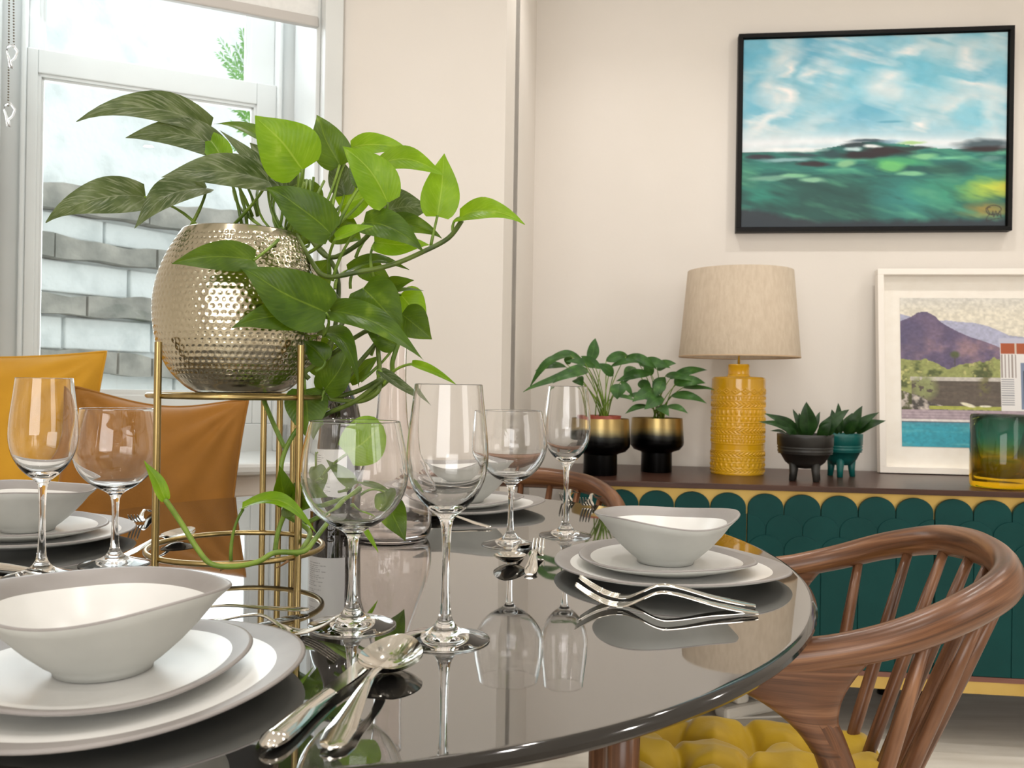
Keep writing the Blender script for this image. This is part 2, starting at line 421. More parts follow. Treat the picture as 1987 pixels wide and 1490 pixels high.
# ------------------------------------------------------------------ window
win = bpy.data.objects.new('window_1', None); COL.objects.link(win); win['kind'] = 'structure'
win['label'] = 'white painted sash window in the angled bay wall'
TS = 0.36
def wpart(name, mb, mt=M_white, bevel=0.003, parent=win): return build(name, mb, mt, parent, smooth=False, bevel=bevel)
# casing beside the opening (flat white strip), panelled reveals, stool
mb = MB(); wbox(mb, AR, -0.004, -0.022, 0.0, 0, 2.5); wpart('casing', mb)
mb = MB(); wbox(mb, AL-0.09, AL, -0.022, 0.0, 0, 2.5); wpart('casing', mb)
mb = MB(); wbox(mb, AR, AR+0.03, 0.0, TS+0.08, SILLZ, 2.42); wpart('reveal', mb)
mb = MB(); wbox(mb, AR-0.012, AR, 0.03, TS-0.03, SILLZ+0.05, 2.4); wpart('reveal_panel', mb)
mb = MB(); wbox(mb, AL-0.03, AL, 0.0, TS+0.08, SILLZ, 2.42); wpart('reveal', mb)
mb = MB(); wbox(mb, AL, AL+0.012, 0.03, TS-0.03, SILLZ+0.05, 2.4); wpart('reveal_panel', mb)
mb = MB(); wbox(mb, AL-0.12, 0.0, -0.05, TS+0.1, SILLZ-0.032, SILLZ); wpart('stool', mb, bevel=0.01)
mb = MB(); wbox(mb, AL-0.1, -0.01, -0.018, 0.0, SILLZ-0.09, SILLZ-0.032); wpart('apron', mb, M_wall, bevel=0.006)
# sash box
TL, TU = TS, TS + 0.045
gL = wa(64, TL); gR = wa(490, TL); sR = wa(528, TL); sL = wa(42, TL)
guL = wa(66, TU); guR = wa(476, TU)
aBL, aBR = AL, AR
zb = wz(520, 822, TL); zg = wz(520, 768, TL)
zm0 = wz(60, 137, TL); zm1 = wz(60, 93, TL)
for nm, a0, a1 in (('box_frame', aBL, sL), ('box_frame', sR, aBR)):
    mb = MB(); wbox(mb, a0, a1, TL-0.01, TU+0.06, SILLZ, 2.42); wpart(nm, mb)
    c_ = (a0 if nm and a0 == aBL else a0)
mb = MB(); wbox(mb, sR, sR+0.012, TL-0.03, TL-0.01, SILLZ, 2.42); wpart('staff_bead', mb, bevel=0.004)
mb = MB(); wbox(mb, sL-0.012, sL, TL-0.03, TL-0.01, SILLZ, 2.42); wpart('staff_bead', mb, bevel=0.004)
mb = MB(); wbox(mb, aBL, aBR, TL-0.01, TU+0.06, SILLZ-0.01, zb); wpart('cill_block', mb)
def sash(a0, a1, g0, g1, t, z0, zg0, zg1, z1, name):
    s = MB(); th = 0.036
    wbox(s, a0, g0, t, t+th, z0, z1); wbox(s, g1, a1, t, t+th, z0, z1)
    wbox(s, g0, g1, t, t+th, z0, zg0); wbox(s, g0, g1, t, t+th, zg1, z1)
    o = wpart(name, s)
    q = MB()
    for dd, k in ((0.008, 0.006), (0.014, 0.013)):
        wbox(q, g0, g0+dd, t+k, t+th-0.004, zg0, zg1); wbox(q, g1-dd, g1, t+k, t+th-0.004, zg0, zg1)
        wbox(q, g0, g1, t+k, t+th-0.004, zg0, zg0+dd); wbox(q, g0, g1, t+k, t+th-0.004, zg1-dd, zg1)
    wpart('glazing_bead', q, parent=o, bevel=0)
    g = MB(); wbox(g, g0, g1, t+0.018, t+0.022, zg0, zg1)
    wpart('pane', g, M_pane, bevel=0, parent=o)
    return o
sash(sL, sR, gL, gR, TL, zb, zg, zm0-0.004, zm1, 'lower_sash')
sash(sL, sR, guL, guR, TU, zm0+0.01, zm1-0.004, 2.35, 2.42, 'upper_sash')
# roller blind
zbl = wz(560, 27, 0.02)
blind = thing('roller_blind', 'white roller blind pulled partly down over the sash window', 'blind', W0 + AX*AL)
b0, b1 = wa(-40, 0.03), wa(606, 0.03)
mb = MB(); wbox(mb, b0, b1, 0.030, 0.033, zbl, 2.38); build('fabric', mb, noisy('blind_fabric', srgb(232,232,230), srgb(238,238,236), 80, 0.8), blind, smooth=False, world=True)
mb = MB(); wbox(mb, b0, b1, 0.020, 0.042, zbl-0.022, zbl+0.006); o = build('bottom_bar', mb, mat('blind_bar', srgb(196,192,188), 0.4), blind, smooth=False, world=True, bevel=0.004); o['label'] = 'grey bottom bar'
mb = MB(); mb.tube([W0+AX*b0+TX*0.05+Vector((0,0,2.39)), W0+AX*b1+TX*0.05+Vector((0,0,2.39))], 0.02, 12); build('roller', mb, M_white, blind, world=True)
# chain of the blind with two clear cleats
Yc = 1.93
chain = thing('blind_chain', 'beaded pull chain with clear plastic safety clips left of the window', 'chain', at(20, 230, Yc))
M_bead = mat('bead_metal', srgb(120,112,98), 0.35, 0.8)
def beads(pa, pb, n):
    k = MB()
    for i in range(n):
        p = pa.lerp(pb, i/(n-1))
        k.lathe([(0.0002,-0.0021),(0.0019,-0.001),(0.0021,0),(0.0019,0.001),(0.0002,0.0021)], 6, p)
    return k
for (x0,y0,x1,y1,n) in ((18,-60,17,88,28),(26,-60,27,92,28),(17,120,16,205,17)):
    o = build('chain', beads(at(x0,y0,Yc), at(x1,y1,Yc), n), M_bead, chain, world=True)
M_acr = mat('clear_plastic', (0.95,0.95,0.95,1), 0.08, trans=0.7, ior=1.4)
for (cx, cy, s_) in ((23,105,1.0),(18,218,0.9)):
    pts = [(cx-9,cy-14),(cx+2,cy-18),(cx+11,cy-5),(cx+6,cy+8),(cx-2,cy+14),(cx+1,cy+28),(cx-4,cy+26),(cx-6,cy+8),(cx-10,cy-4)]
    k = MB(); k.tube([at(x,y,Yc-0.004) for x,y in pts], 0.0026, 6, loop=True)
    build('safety_clip', k, M_acr, chain, world=True)
# ------------------------------------------------------------------ outside: stepped white masonry with grey slabs
XD = Vector((0.543, 0.84, 0)).normalized(); XN = Vector((0.84, -0.543, 0))   # along, towards us
X0 = hit(70, Vector((-1.78, 3.25, 0)), Vector((1,0,0)))
xrot = math.atan2(XD.y, XD.x)
def xz(px, py, off=0):
    p = hit(px, X0 + XN*off, XD); return (p - X0).dot(XD), onz_depth(px, py, p.y)
ext = thing('garden_wall', 'whitewashed garden wall outside with projecting grey stone slabs', 'wall', X0)
M_wash = noisy('whitewashed_masonry', srgb(214,220,220), srgb(240,244,244), 7, 0.85, bump=0.6, bscale=30, bdist=0.01, lo=0.30, hi=0.52, detail=8)
M_slab = noisy('weathered_stone', srgb(132,132,126), srgb(176,172,164), 9, 0.85, bump=0.6, bscale=50, bdist=0.006, detail=7)
mb = MB(); c = X0 + XD*1.2 - XN*0.12; c.z = 1.6; mb.box(c, (6.0, 0.2, 4.2), xrot); o = build('render_coat', mb, M_wash, ext, smooth=False, world=True)
bands = [ [(70,358,405),(165,374,425),(330,398,445)], [(70,458,498),(160,468,507),(230,482,512),(318,489,526)],
          [(70,566,608),(150,573,610),(235,586,618),(310,588,625)], [(70,678,716),(215,688,731),(320,694,733)] ]
def sinterp(pts, x):
    xs = [p[0] for p in pts]
    return [np.interp(x, xs, [p[k] for p in pts]) for k in (1, 2)]
rows = []
for bi, bd in enumerate(bands):
    s0, zt0 = xz(75, bd[0][1]); 
    s1, zt1 = xz(300, sinterp(bd, 300)[0]); _, zb1 = xz(300, sinterp(bd,300)[1]); _, zb0 = xz(75, bd[0][2])
    rows.append((zt0, zb0, zt1, zb1, s0, s1))
    # slabs: split in pieces along the course, wavy upper edge
    cuts = [-0.5, -0.1+0.13*bi, 0.42+0.1*((bi*37)%5)/5, 1.0, 1.6]
    for ci in range(4):
        a0, a1 = cuts[ci]+0.004, cuts[ci+1]-0.004; n = 10
        top = []; bot = []
        for k in range(n+1):
            a = a0 + (a1-a0)*k/n
            zt = zt0 + (zt1-zt0)*(a-s0)/(s1-s0); zbb = zb0 + (zb1-zb0)*(a-s0)/(s1-s0)
            zt = zt + 0.010*math.sin(a*9+bi*2) + 0.004*math.sin(a*31+bi); zbb = zbb + 0.004*math.sin(a*23+bi*3)
            top.append((a, zt)); bot.append((a, zbb))
        poly = bot + top[::-1]
        q = MB(); q.prism(poly, -0.055 - 0.012*random.random(), 0.02)
        Mx = Matrix.Translation(X0) @ Matrix.Rotation(xrot, 4, 'Z'); q.xf(Mx)
        build('slab', q, M_slab, ext, smooth=False, world=True)
# large painted blocks between the slabs, barely proud of the wall
for ri in range(0, len(rows)):
    if ri == -1: zt, zb_ = rows[0][0] + 0.30, rows[0][0]
    else:
        zt = rows[ri][1]; zb_ = rows[ri+1][0] if ri+1 < len(rows) else rows[ri][1]-0.3
    cuts = np.arange(-0.5, 1.7, 0.38) + 0.11*ri
    for c0 in cuts:
        q = MB(); q.box(X0 + XD*(c0+0.19) + XN*(-0.015+0.006*random.random()) + Vector((0,0,(zt+zb_)/2)), (0.366, 0.03, abs(zt-zb_)-0.012), xrot)
        build('block', q, M_wash, ext, smooth=False, world=True, bevel=0.006)
mb = MB(); mb.box((-0.8, 6.5, -0.25), (9, 8.5, 0.1)); struct(build('ground_outside', mb, noisy('pale_paving', srgb(190,190,184), srgb(205,205,200), 3, 0.9), smooth=False))
# sprig of conifer outside
fo = thing('conifer_sprigs', 'light green feathery conifer sprigs outside the window, right side', 'shrub', at(470, 300, 3.55))
q = MB()
for (x0,y0,x1,y1) in ((480,160,428,78),(478,150,424,105),(482,140,458,92),(480,170,440,128),(484,120,470,60),(486,230,445,205),(486,260,450,240),(485,300,452,285),(486,215,455,200),(484,330,462,318),(486,245,462,205),(485,185,452,150)):
    A = at(x0,y0,3.55); B = at(x1,y1,3.5)
    for i in range(22):
        t = i/22; p = A.lerp(B,t)
        for sgn in (-1,1):
            d = (B-A).normalized(); sd = Vector((d.z,0,-d.x))*sgn
            e = p + d*0.02 + sd*(0.034*(1-t*0.6)*(0.6+0.6*random.random())) + Vector((0,random.uniform(-.02,.02),0))
            mid = (p+e)/2 + Vector((0,0,0.004))
            q.add([p, mid+d*0.004, e, mid-d*0.004], [(0,1,2,3)])
o = build('foliage', q, noisy('conifer_green', srgb(96,160,60), srgb(140,196,96), 20, 0.7), fo, smooth=False, world=True); o['kind'] = 'stuff'
q = MB(); q.tube([at(520,420,3.6), at(500,260,3.58), at(486,120,3.56), at(482,40,3.56)], [0.012,0.01,0.007,0.004], 6)
build('stem', q, M_stemd, fo, world=True)

# ------------------------------------------------------------------ ceiling downlights
M_em = bpy.data.materials.new('lamp_glow'); M_em.use_nodes = True
N = M_em.node_tree.nodes; L = M_em.node_tree.links; N.remove(N['Principled BSDF']); e = N.new('ShaderNodeEmission')
e.inputs[0].default_value = (1, 0.93, 0.86, 1); e.inputs[1].default_value = 110; L.new(e.outputs[0], N['Material Output'].inputs[0])
first = None
for i, (x, y) in enumerate(DOWNLIGHTS):
    lab = 'round recessed ceiling downlight with a white rim over the dining room'
    if first is None:
        t = thing('ceiling_downlight', lab, 'ceiling light', (x, y, CEIL), 0, 'recessed downlights in the ceiling')
        build('rim', MB().lathe([(0.03,-0.001),(0.031,-0.006),(0.046,-0.005),(0.048,0.0)], 24, closed=False), M_white, t)
        build('bulb', MB().lathe([(0.0001,-0.002),(0.03,-0.002)], 24, closed=False), M_em, t)
        first = t
    else: t = dup(first, (x, y, CEIL))
    d = bpy.data.lights.new('downlight_beam', 'SPOT'); d.energy = DOWN_POWER; d.color = DOWN_COL; d.spot_size = math.radians(125); d.spot_blend = 0.7; d.shadow_soft_size = 0.028
    o = bpy.data.objects.new('downlight_beam', d); COL.objects.link(o); o.location = (x, y, CEIL-0.012)

# ------------------------------------------------------------------ dining table
TC = Vector((-0.2154, 1.2440, 0)); TR = 0.6032; TRY = 0.7200; TZ = 0.75
tab = thing('dining_table', 'large oval dining table with a glossy dark grey stone top', 'table', TC)
prof = [(0.0001, TZ-0.024), (TR-0.05, TZ-0.024), (TR-0.012, TZ-0.018), (TR-0.003, TZ-0.012), (TR, TZ-0.008), (TR-0.0005, TZ-0.004), (TR-0.004, TZ-0.0008), (TR-0.0070, TZ-0.0001), (TR-0.0080, TZ), (TR-0.0095, TZ), (TR-0.05, TZ), (0.0001, TZ)]
tt = MB().lathe(prof, 200, mf=lambda i: 1 if 0 < i < 7 else 0, closed=False)
tt.v = [(x, y*(1+(TRY/TR-1)*min(1, math.hypot(x,y)/TR)), z) for x, y, z in tt.v]
build('table_top', tt, [M_table, M_tedge], tab, ang=0.5)
build('pedestal', MB().lathe([(0.30,0.0),(0.30,0.012),(0.10,0.03),(0.06,0.1),(0.055,0.5),(0.09,0.66),(0.24,0.715),(0.25,0.726)], 48), M_dark, tab)

# ------------------------------------------------------------------ stoneware
def wob(ph, a2, a3): return lambda t: a2*math.sin(2*t+ph) + a3*math.sin(3*t+ph*1.7)
def make_plate(name, R, base, h, rimw, ph, amp):
    w = wob(ph, amp, amp*0.7); wz_ = wob(ph+1.1, 0.10*h+0.0012, 0.0008)
    pr = [(base-0.004,0.0),(base,0.0),(base+0.004,0.003),(R*0.80,h*0.42),(R*0.93,h*0.75),(R,h),(R-0.0015,h+0.0022),(R-0.004,h+0.002),
          (R-rimw,h*0.62+0.003),(R-rimw-0.0015,h*0.6+0.0032),(R*0.70,0.0075),(R*0.45,0.0062),(0.0001,0.006)]
    f = lambda i: max(0.0, min(1.0, (pr[i][0]-base*0.9)/(R-base*0.9)))**1.3
    return MB().lathe(pr, 96, rf=lambda t,i: 1+w(t)*f(i), zf=lambda t,i: wz_(t)*f(i), mf=lambda i: (1 if 5 <= i < 8 else (0 if i >= 8 else 2)), closed=False)
def make_bowl(R, H, ph):
    w = wob(ph, 0.017, 0.012); wz_ = wob(ph+0.6, 0.0038, 0.0024)
    pr = [(0.0001,0.001),(0.032,0.0),(0.036,0.0),(0.0375,0.004),(0.045,0.0095),(0.058,0.021),(0.072,0.036),(0.083,0.050),(R,H),(R-0.001,H+0.0018),(R-0.0032,H+0.0012),
          (R-0.010,H-0.004),(R-0.0165,H-0.0100),(R-0.018,H-0.0115),(0.066,0.0355),(0.056,0.0250),(0.044,0.0150),(0.030,0.0100),(0.0001,0.008)]
    f = lambda i: max(0.0, min(1.0, (pr[i][1]-0.006)/(H-0.006)))**1.4
    return MB().lathe(pr, 96, rf=lambda t,i: 1+w(t)*f(i), zf=lambda t,i: wz_(t)*f(i), mf=lambda i: (1 if 8 <= i < 12 else (0 if i >= 12 else 2)), closed=False)
STW = [M_glaze, M_rimg, M_glazeo]
settings = [  # name, centre, rotation of stack
    ('near', Vector((-0.313, 0.680, 0)), 0.3, 'in the left foreground'),
    ('right', Vector((0.206, 1.135, 0)), 2.2, 'at the right of the table'),
    ('far', Vector((-0.085, 1.70, 0)), 1.0, 'at the far side of the table'),
    ('left', Vector((-0.715, 1.300, 0)), 0.0, 'at far left by the cushions')]
for k, (nm, c, rz, where) in enumerate(settings):
    o = build('dinner_plate', make_plate('p', 0.150, 0.085, 0.015, 0.022, 0.4+k, 0.022), STW); o.location = (c.x, c.y, TZ); o.rotation_euler[2] = rz
    tag(o, 'large grey-rimmed dinner plate at the stack bottom ' + where, 'plate', 'dinner plates')
    o = build('side_plate', make_plate('p', 0.113, 0.066, 0.015, 0.016, 1.9+k*1.3, 0.024), STW); o.location = (c.x-0.004, c.y+0.004, TZ+0.0072); o.rotation_euler[2] = rz+1
    tag(o, 'small grey-rimmed plate under the bowl ' + where, 'plate', 'small plates')
    o = build('bowl', make_bowl(0.0935, 0.060, [2.2, 0.9, 2.4, 3.1][k]), STW); o.location = (c.x-0.003, c.y+0.006, TZ+0.0142); o.rotation_euler[2] = [0.5, 0.2, 0.4, 0.1][k]
    tag(o, 'wavy white bowl atop the plates ' + where, 'bowl', 'bowls')

# ------------------------------------------------------------------ wine glasses
def glass_meshes(tall):
    if tall:
        outp = [(0.042,0.0),(0.0422,0.0012),(0.038,0.0026),(0.026,0.0058),(0.015,0.010),(0.0085,0.0165),(0.0055,0.026),(0.0042,0.045),(0.0037,0.070),(0.0042,0.095),(0.0058,0.110),(0.0095,0.1165),(0.0185,0.124),(0.0275,0.1345),(0.0345,0.148),(0.038,0.164),(0.0384,0.178),(0.0370,0.196),(0.0343,0.218),(0.0318,0.240)]
        inn = [(0.0309,0.2402),(0.0334,0.218),(0.0361,0.196),(0.0375,0.178),(0.0371,0.165),(0.0335,0.1492),(0.0262,0.1365),(0.0165,0.1275),(0.006,0.1235),(0.0001,0.123)]
    else:
        outp = [(0.0430,0.0),(0.0432,0.0012),(0.039,0.0026),(0.027,0.0056),(0.0155,0.0095),(0.0088,0.0155),(0.0058,0.024),(0.0044,0.040),(0.0040,0.060),(0.0046,0.078),(0.0066,0.0885),(0.0125,0.0945),(0.0265,0.1025),(0.039,0.1135),(0.0480,0.1275),(0.0526,0.1420),(0.0532,0.1540),(0.0512,0.1715),(0.0478,0.1875),(0.0447,0.2020)]
        inn = [(0.0438,0.2022),(0.0469,0.1875),(0.0503,0.1715),(0.0523,0.154),(0.0517,0.1425),(0.047,0.1287),(0.038,0.1152),(0.0255,0.1047),(0.010,0.0995),(0.0001,0.099)]
    outp = [(float(a), float(b)) for a, b in spline(outp, 4)]
    inn = [(float(a), float(b)) for a, b in spline(inn, 4)]
    ro, zo = outp[-1]; ri, zi = inn[0]
    outp = outp[:-1] + [(ro+0.00002, zo-0.0006), (ro, zo), ((ro+ri)/2, zo+0.0003)]
    inn = [(ri, zi-0.0002), (ri+0.00002, zi-0.0008)] + inn[1:]
    base = [(0.0001, 0.0016), (0.030, 0.0012), (0.040, 0.0)]
    return MB().lathe(base + outp + inn, 72, closed=False)
gl_t = build('wine_glass', glass_meshes(True), M_glass); gl_b = build('wine_glass', glass_meshes(False), M_glass)
gpos = [(gl_t, 863, 1241, 'tall narrow wine glass standing nearest, right of the balloon glass'), (gl_b, 683, 1214, 'round balloon wine glass in the foreground beside the brass stand'),
        (gl_t, 1097, 1039, 'tall narrow wine glass behind the right plate stack'), (gl_b, 990, 1057, 'round balloon wine glass at the middle, left of the far tall glass'),
        (gl_t, 80, 1118, 'tall narrow wine glass at the far left behind the foreground bowl'), (gl_b, 222, 1095, 'round balloon wine glass at left in front of the amber cushion')]
used = set()
for base, px, py, lab in gpos:
    o = base if base.name not in used else base.copy()
    if o is not base: COL.objects.link(o)
    used.add(base.name)
    p = onz(px, py, TZ); o.location = (p.x, p.y, TZ + 0.0002); tag(o, lab, 'wine glass', 'wine glasses')
# far setting glasses stay out of view behind the decanter

# ------------------------------------------------------------------ decanter and wine bottle
p = onz(757, 1043, TZ)
dec = thing('decanter', 'clear glass decanter with long neck and wide base', 'decanter', (p.x, p.y, TZ+0.0003))
po = [(0.0001,0.0),(0.050,0.0),(0.058,0.003),(0.063,0.012),(0.0645,0.028),(0.063,0.05),(0.057,0.075),(0.046,0.105),(0.034,0.14),(0.027,0.17),(0.0235,0.20),(0.0215,0.245),(0.0215,0.285),(0.0225,0.325)]
pi_ = [(0.0212,0.3255),(0.0200,0.285),(0.0200,0.245),(0.0220,0.20),(0.0253,0.17),(0.0322,0.14),(0.044,0.106),(0.0548,0.076),(0.0608,0.05),(0.0622,0.028),(0.060,0.014),(0.054,0.0065),(0.045,0.0045),(0.0001,0.004)]
build('body', MB().lathe([(float(a),float(b)) for a,b in spline(po+pi_, 3)], 72, closed=False), M_glassp, dec)
p = onz(650, 1031, TZ)
bot = thing('wine_bottle', 'dark glass wine bottle with white paper label behind the brass stand', 'bottle', (p.x, p.y, TZ+0.0003))
bp_ = [(0.0001,0.004),(0.022,0.002),(0.034,0.0),(0.0385,0.004),(0.0395,0.012),(0.0395,0.165),(0.038,0.185),(0.033,0.207),(0.0235,0.228),(0.0165,0.245),(0.0145,0.258),(0.0142,0.288)]
build('body', MB().lathe([(float(a),float(b)) for a,b in spline(bp_, 4)], 64), M_bottle, bot)
build('capsule', MB().lathe([(0.0152,0.250),(0.0155,0.296),(0.0148,0.302),(0.0001,0.3025)], 32), mat('foil_capsule', srgb(20,18,20), 0.4, 0.3), bot)
# paper label with faint printed lines (too small to read in the photograph)
def attr_mat(name, rough, bump=None, coat=0):
    M = mat(name, (1,1,1,1), rough, coat=coat); N, L, b = nodes(M)
    a = N.new('ShaderNodeAttribute'); a.attribute_name = 'Col'; L.new(a.outputs['Color'], b.inputs['Base Color'])
    return M
def lin(c): 
    c = np.clip(np.asarray(c, float), 0, 1); return np.where(c <= 0.04045, c/12.92, ((c+0.055)/1.055)**2.4)
def colour_grid(name, P, C, M, parent, world=False):
    mb = MB(); mb.grid(P); o = build(name, mb, M, parent, smooth=True, world=world)
    a = o.data.color_attributes.new('Col', 'FLOAT_COLOR', 'POINT')
    c4 = np.ones((C.shape[0]*C.shape[1], 4)); c4[:, :3] = lin(C.reshape(-1, 3))
    a.data.foreach_set('color', c4.ravel().astype(np.float32)); return o
nu, nv = 90, 130
th = np.linspace(math.radians(178), math.radians(305), nu); zz = np.linspace(0.035, 0.135, nv)
P = np.zeros((nu, nv, 3)); P[..., 0] = (0.0399*np.cos(th))[:, None]; P[..., 1] = (0.0399*np.sin(th))[:, None]; P[..., 2] = zz[None]
C = np.ones((nu, nv, 3))*0.90
rr_ = np.random.default_rng(3)
for row in range(26):
    zc = 0.125 - row*0.0032
    if row in (4, 5, 13): continue
    ju = int((nv-1)*(zc-0.035)/0.1); a0 = 10; a1 = int(38 + 22*rr_.random())
    cols = np.arange(a0, a1); mask = rr_.random(len(cols)) > 0.25
    if 0 < ju < nv-1: C[cols[mask], ju] = 0.45
colour_grid('label', P, C, attr_mat('label_paper', 0.6), bot)

# ------------------------------------------------------------------ plant stand, pot
ringc = onz(459, 1061, 0.787); SR = 0.1035
SC = Vector((ringc.x, ringc.y, TZ))
std = thing('plant_stand', 'slim brass wire plant stand holding the hammered pot', 'plant stand', SC)
RZT = 0.972
def circ(r, z, n=64): return [(SC.x + r*math.cos(2*PI*i/n), SC.y + r*math.sin(2*PI*i/n), z) for i in range(n)]
build('top_ring', MB().tube(circ(SR, RZT), 0.0033, 10, loop=True), M_brass, std, world=True)
build('bottom_ring', MB().tube(circ(SR, 0.787), 0.0033, 10, loop=True), M_brass, std, world=True)
legs_px = [(302, 1.00, 0.283), (579, 1.00, 0.283), (509, 1.155, 0.222), (540, 1.150, 0.222), (567, 1.13, 0.222)]
for px, Y, h in legs_px:
    d = ray(px, 1000); kx = d.x/d.y; Rr = SR + 0.0045          # where this column of sight meets the ring, near or far side
    A_ = kx*kx + 1; B_ = -2*(kx*SC.x + SC.y); C_ = SC.x**2 + SC.y**2 - Rr*Rr
    dsc = max(0.0, B_*B_ - 4*A_*C_); yy = (-B_ + (math.sqrt(dsc) if Y > 1.05 else -math.sqrt(dsc)))/(2*A_)
    q = Vector((kx*yy, yy, 0))
    build('leg', MB().tube([(q.x,q.y,TZ),(q.x,q.y,TZ+h)], 0.0042, 12), M_brass, std, world=True, ang=0.8)
# hammered pot
PH = 0.206; potb = RZT + 0.004
pot = thing('plant_pot', 'round hammered champagne metal pot on the brass stand', 'pot', (SC.x, SC.y, potb))
ppz = np.array([0,0.004,0.012,0.03,0.055,0.085,0.115,0.145,0.17,0.19,0.204])*0.955; ppr = np.array([0.052,0.060,0.070,0.0855,0.097,0.1035,0.1045,0.0995,0.0905,0.0800,0.0715])*0.965
pr = spline(list(zip(ppr, ppz)), 14)
pr = np.array(pr); arc = np.r_[0, np.cumsum(np.hypot(np.diff(pr[:,0]), np.diff(pr[:,1])))]
NA = 444; NZ = 200
ss = np.linspace(0, arc[-1], NZ); R_ = np.interp(ss, arc, pr[:,0]); Z_ = np.interp(ss, arc, pr[:,1])
dR = np.gradient(R_, ss); dZ = np.gradient(Z_, ss)
th = np.linspace(0, 2*PI, NA, endpoint=False)
pitch = 0.0084; nd = 74
vrow = ss/(pitch*0.92)
TH, VR = np.meshgrid(th, vrow, indexing='ij')
row = np.round(VR); off = (row % 2)*0.5
cu_ = TH/(2*PI)*nd - off; du = (cu_ - np.round(cu_)); dv = VR - row
circum = (2*PI*R_/nd)/pitch
dist = np.sqrt((du*circum[None])**2 + (dv*0.92)**2)
disp = 0.00075*np.exp(-(dist/0.28)**2) - 0.00022*np.exp(-((dist-0.40)/0.09)**2)
disp *= np.clip((ss[None]-0.018)/0.02, 0, 1)*np.clip((arc[-1]-ss[None]-0.006)/0.008, 0, 1)
RR = R_[None] + (-disp)*dZ[None]; ZZ = Z_[None] - (-disp)*dR[None]
P = np.stack([RR*np.cos(TH), RR*np.sin(TH), ZZ], -1); P = np.concatenate([P, P[:1]], 0)
M_ham = noisy('champagne_metal', srgb(178,170,148), srgb(196,188,166), 5, 0.17, 1.0)
build('shell', MB().grid(P), M_ham, pot)
build('inner_wall', MB().lathe([(R_[-1],Z_[-1]),(R_[-1]-0.001,Z_[-1]+0.001),(R_[-1]-0.003,Z_[-1]),(0.070,0.182),(0.080,0.160)], 64, closed=False), M_ham, pot)
build('base', MB().lathe([(0.0001,0),(0.052,0.0)], 48, closed=False), M_dark, pot)
build('soil', MB().lathe([(0.0001,0.166),(0.04,0.168),(0.080,0.160)], 32, closed=False), M_soil, pot)

# ------------------------------------------------------------------ leaves
def leaf_mb(B, T, w, nh, bow=0.0, fold=0.25, tipdrop=0.0, heart=0.30, wave=0.0, nu=16, nv=9, slim=False, roll=0.0, rnd=False):
    a = T - B; Ln = a.length; a = a.normalized()
    s = a.cross(nh); 
    if s.length < 1e-4: s = a.cross(Vector((0,0,1)))
    s.normalize(); n = s.cross(a).normalized()
    if roll:
        R = Matrix.Rotation(roll, 3, a); s = R @ s; n = R @ n
    P = np.zeros((nu, nv, 3)); U = np.zeros((nu, nv, 2)); ph = random.random()*6
    tw = random.uniform(-0.45, 0.45) if not slim else random.uniform(-0.3, 0.3); sb = random.uniform(-0.06, 0.06)*Ln; s0, n0 = s, n
    for i in range(nu):
        t = (i/(nu-1))**1.25
        if slim: f = (t**0.75*(1-t)**1.05)/0.325
        else: f = (t**0.42*(1-t)**1.12)/0.408
        if rnd: f = max(0.0, math.sin(PI*min(1, t*0.94+0.06)))**0.5
        if t <= 0: f = 0.04
        f = min(f, 1.02)
        hw = w/2*f + 0.0002
        Rt = Matrix.Rotation(tw*(t-0.35), 3, a); s = Rt @ s0; n = Rt @ n0
        back = heart*(max(t,1e-4)**0.3)*math.exp(-9*t)
        for j in range(nv):
            v = -1 + 2*j/(nv-1); av = abs(v)
            yt = t - back*av**1.3
            c = B + a*(Ln*yt) + n0*(bow*4*t*(1-t)) - n0*(tipdrop*t**4) + s0*(sb*math.sin(t*PI*1.6)*t)
            z = hw*av*math.tan(fold) - hw*0.35*v*v*math.tan(fold)*1.3
            z += wave*w*math.sin(t*9+ph+v*1.5)*av*av
            c = c + s*(v*hw*math.cos(fold*0.6)) + n*z
            P[i, j] = c; U[i, j] = (t, v)
    return MB().grid(P, uv=U)
def bez(a, b, c, n=8):
    return [a*(1-t)**2 + b*2*t*(1-t) + c*t*t for t in [i/n for i in range(n+1)]]
TOCAM = lambda p: (CP - p).normalized()
pothos = thing('pothos_plant', 'trailing pothos with green variegated heart-shaped leaves in the hammered pot', 'plant', (SC.x, SC.y, potb+0.17))
POTY = SC.y
crown = Vector((SC.x+0.03, SC.y-0.005, potb+0.195))
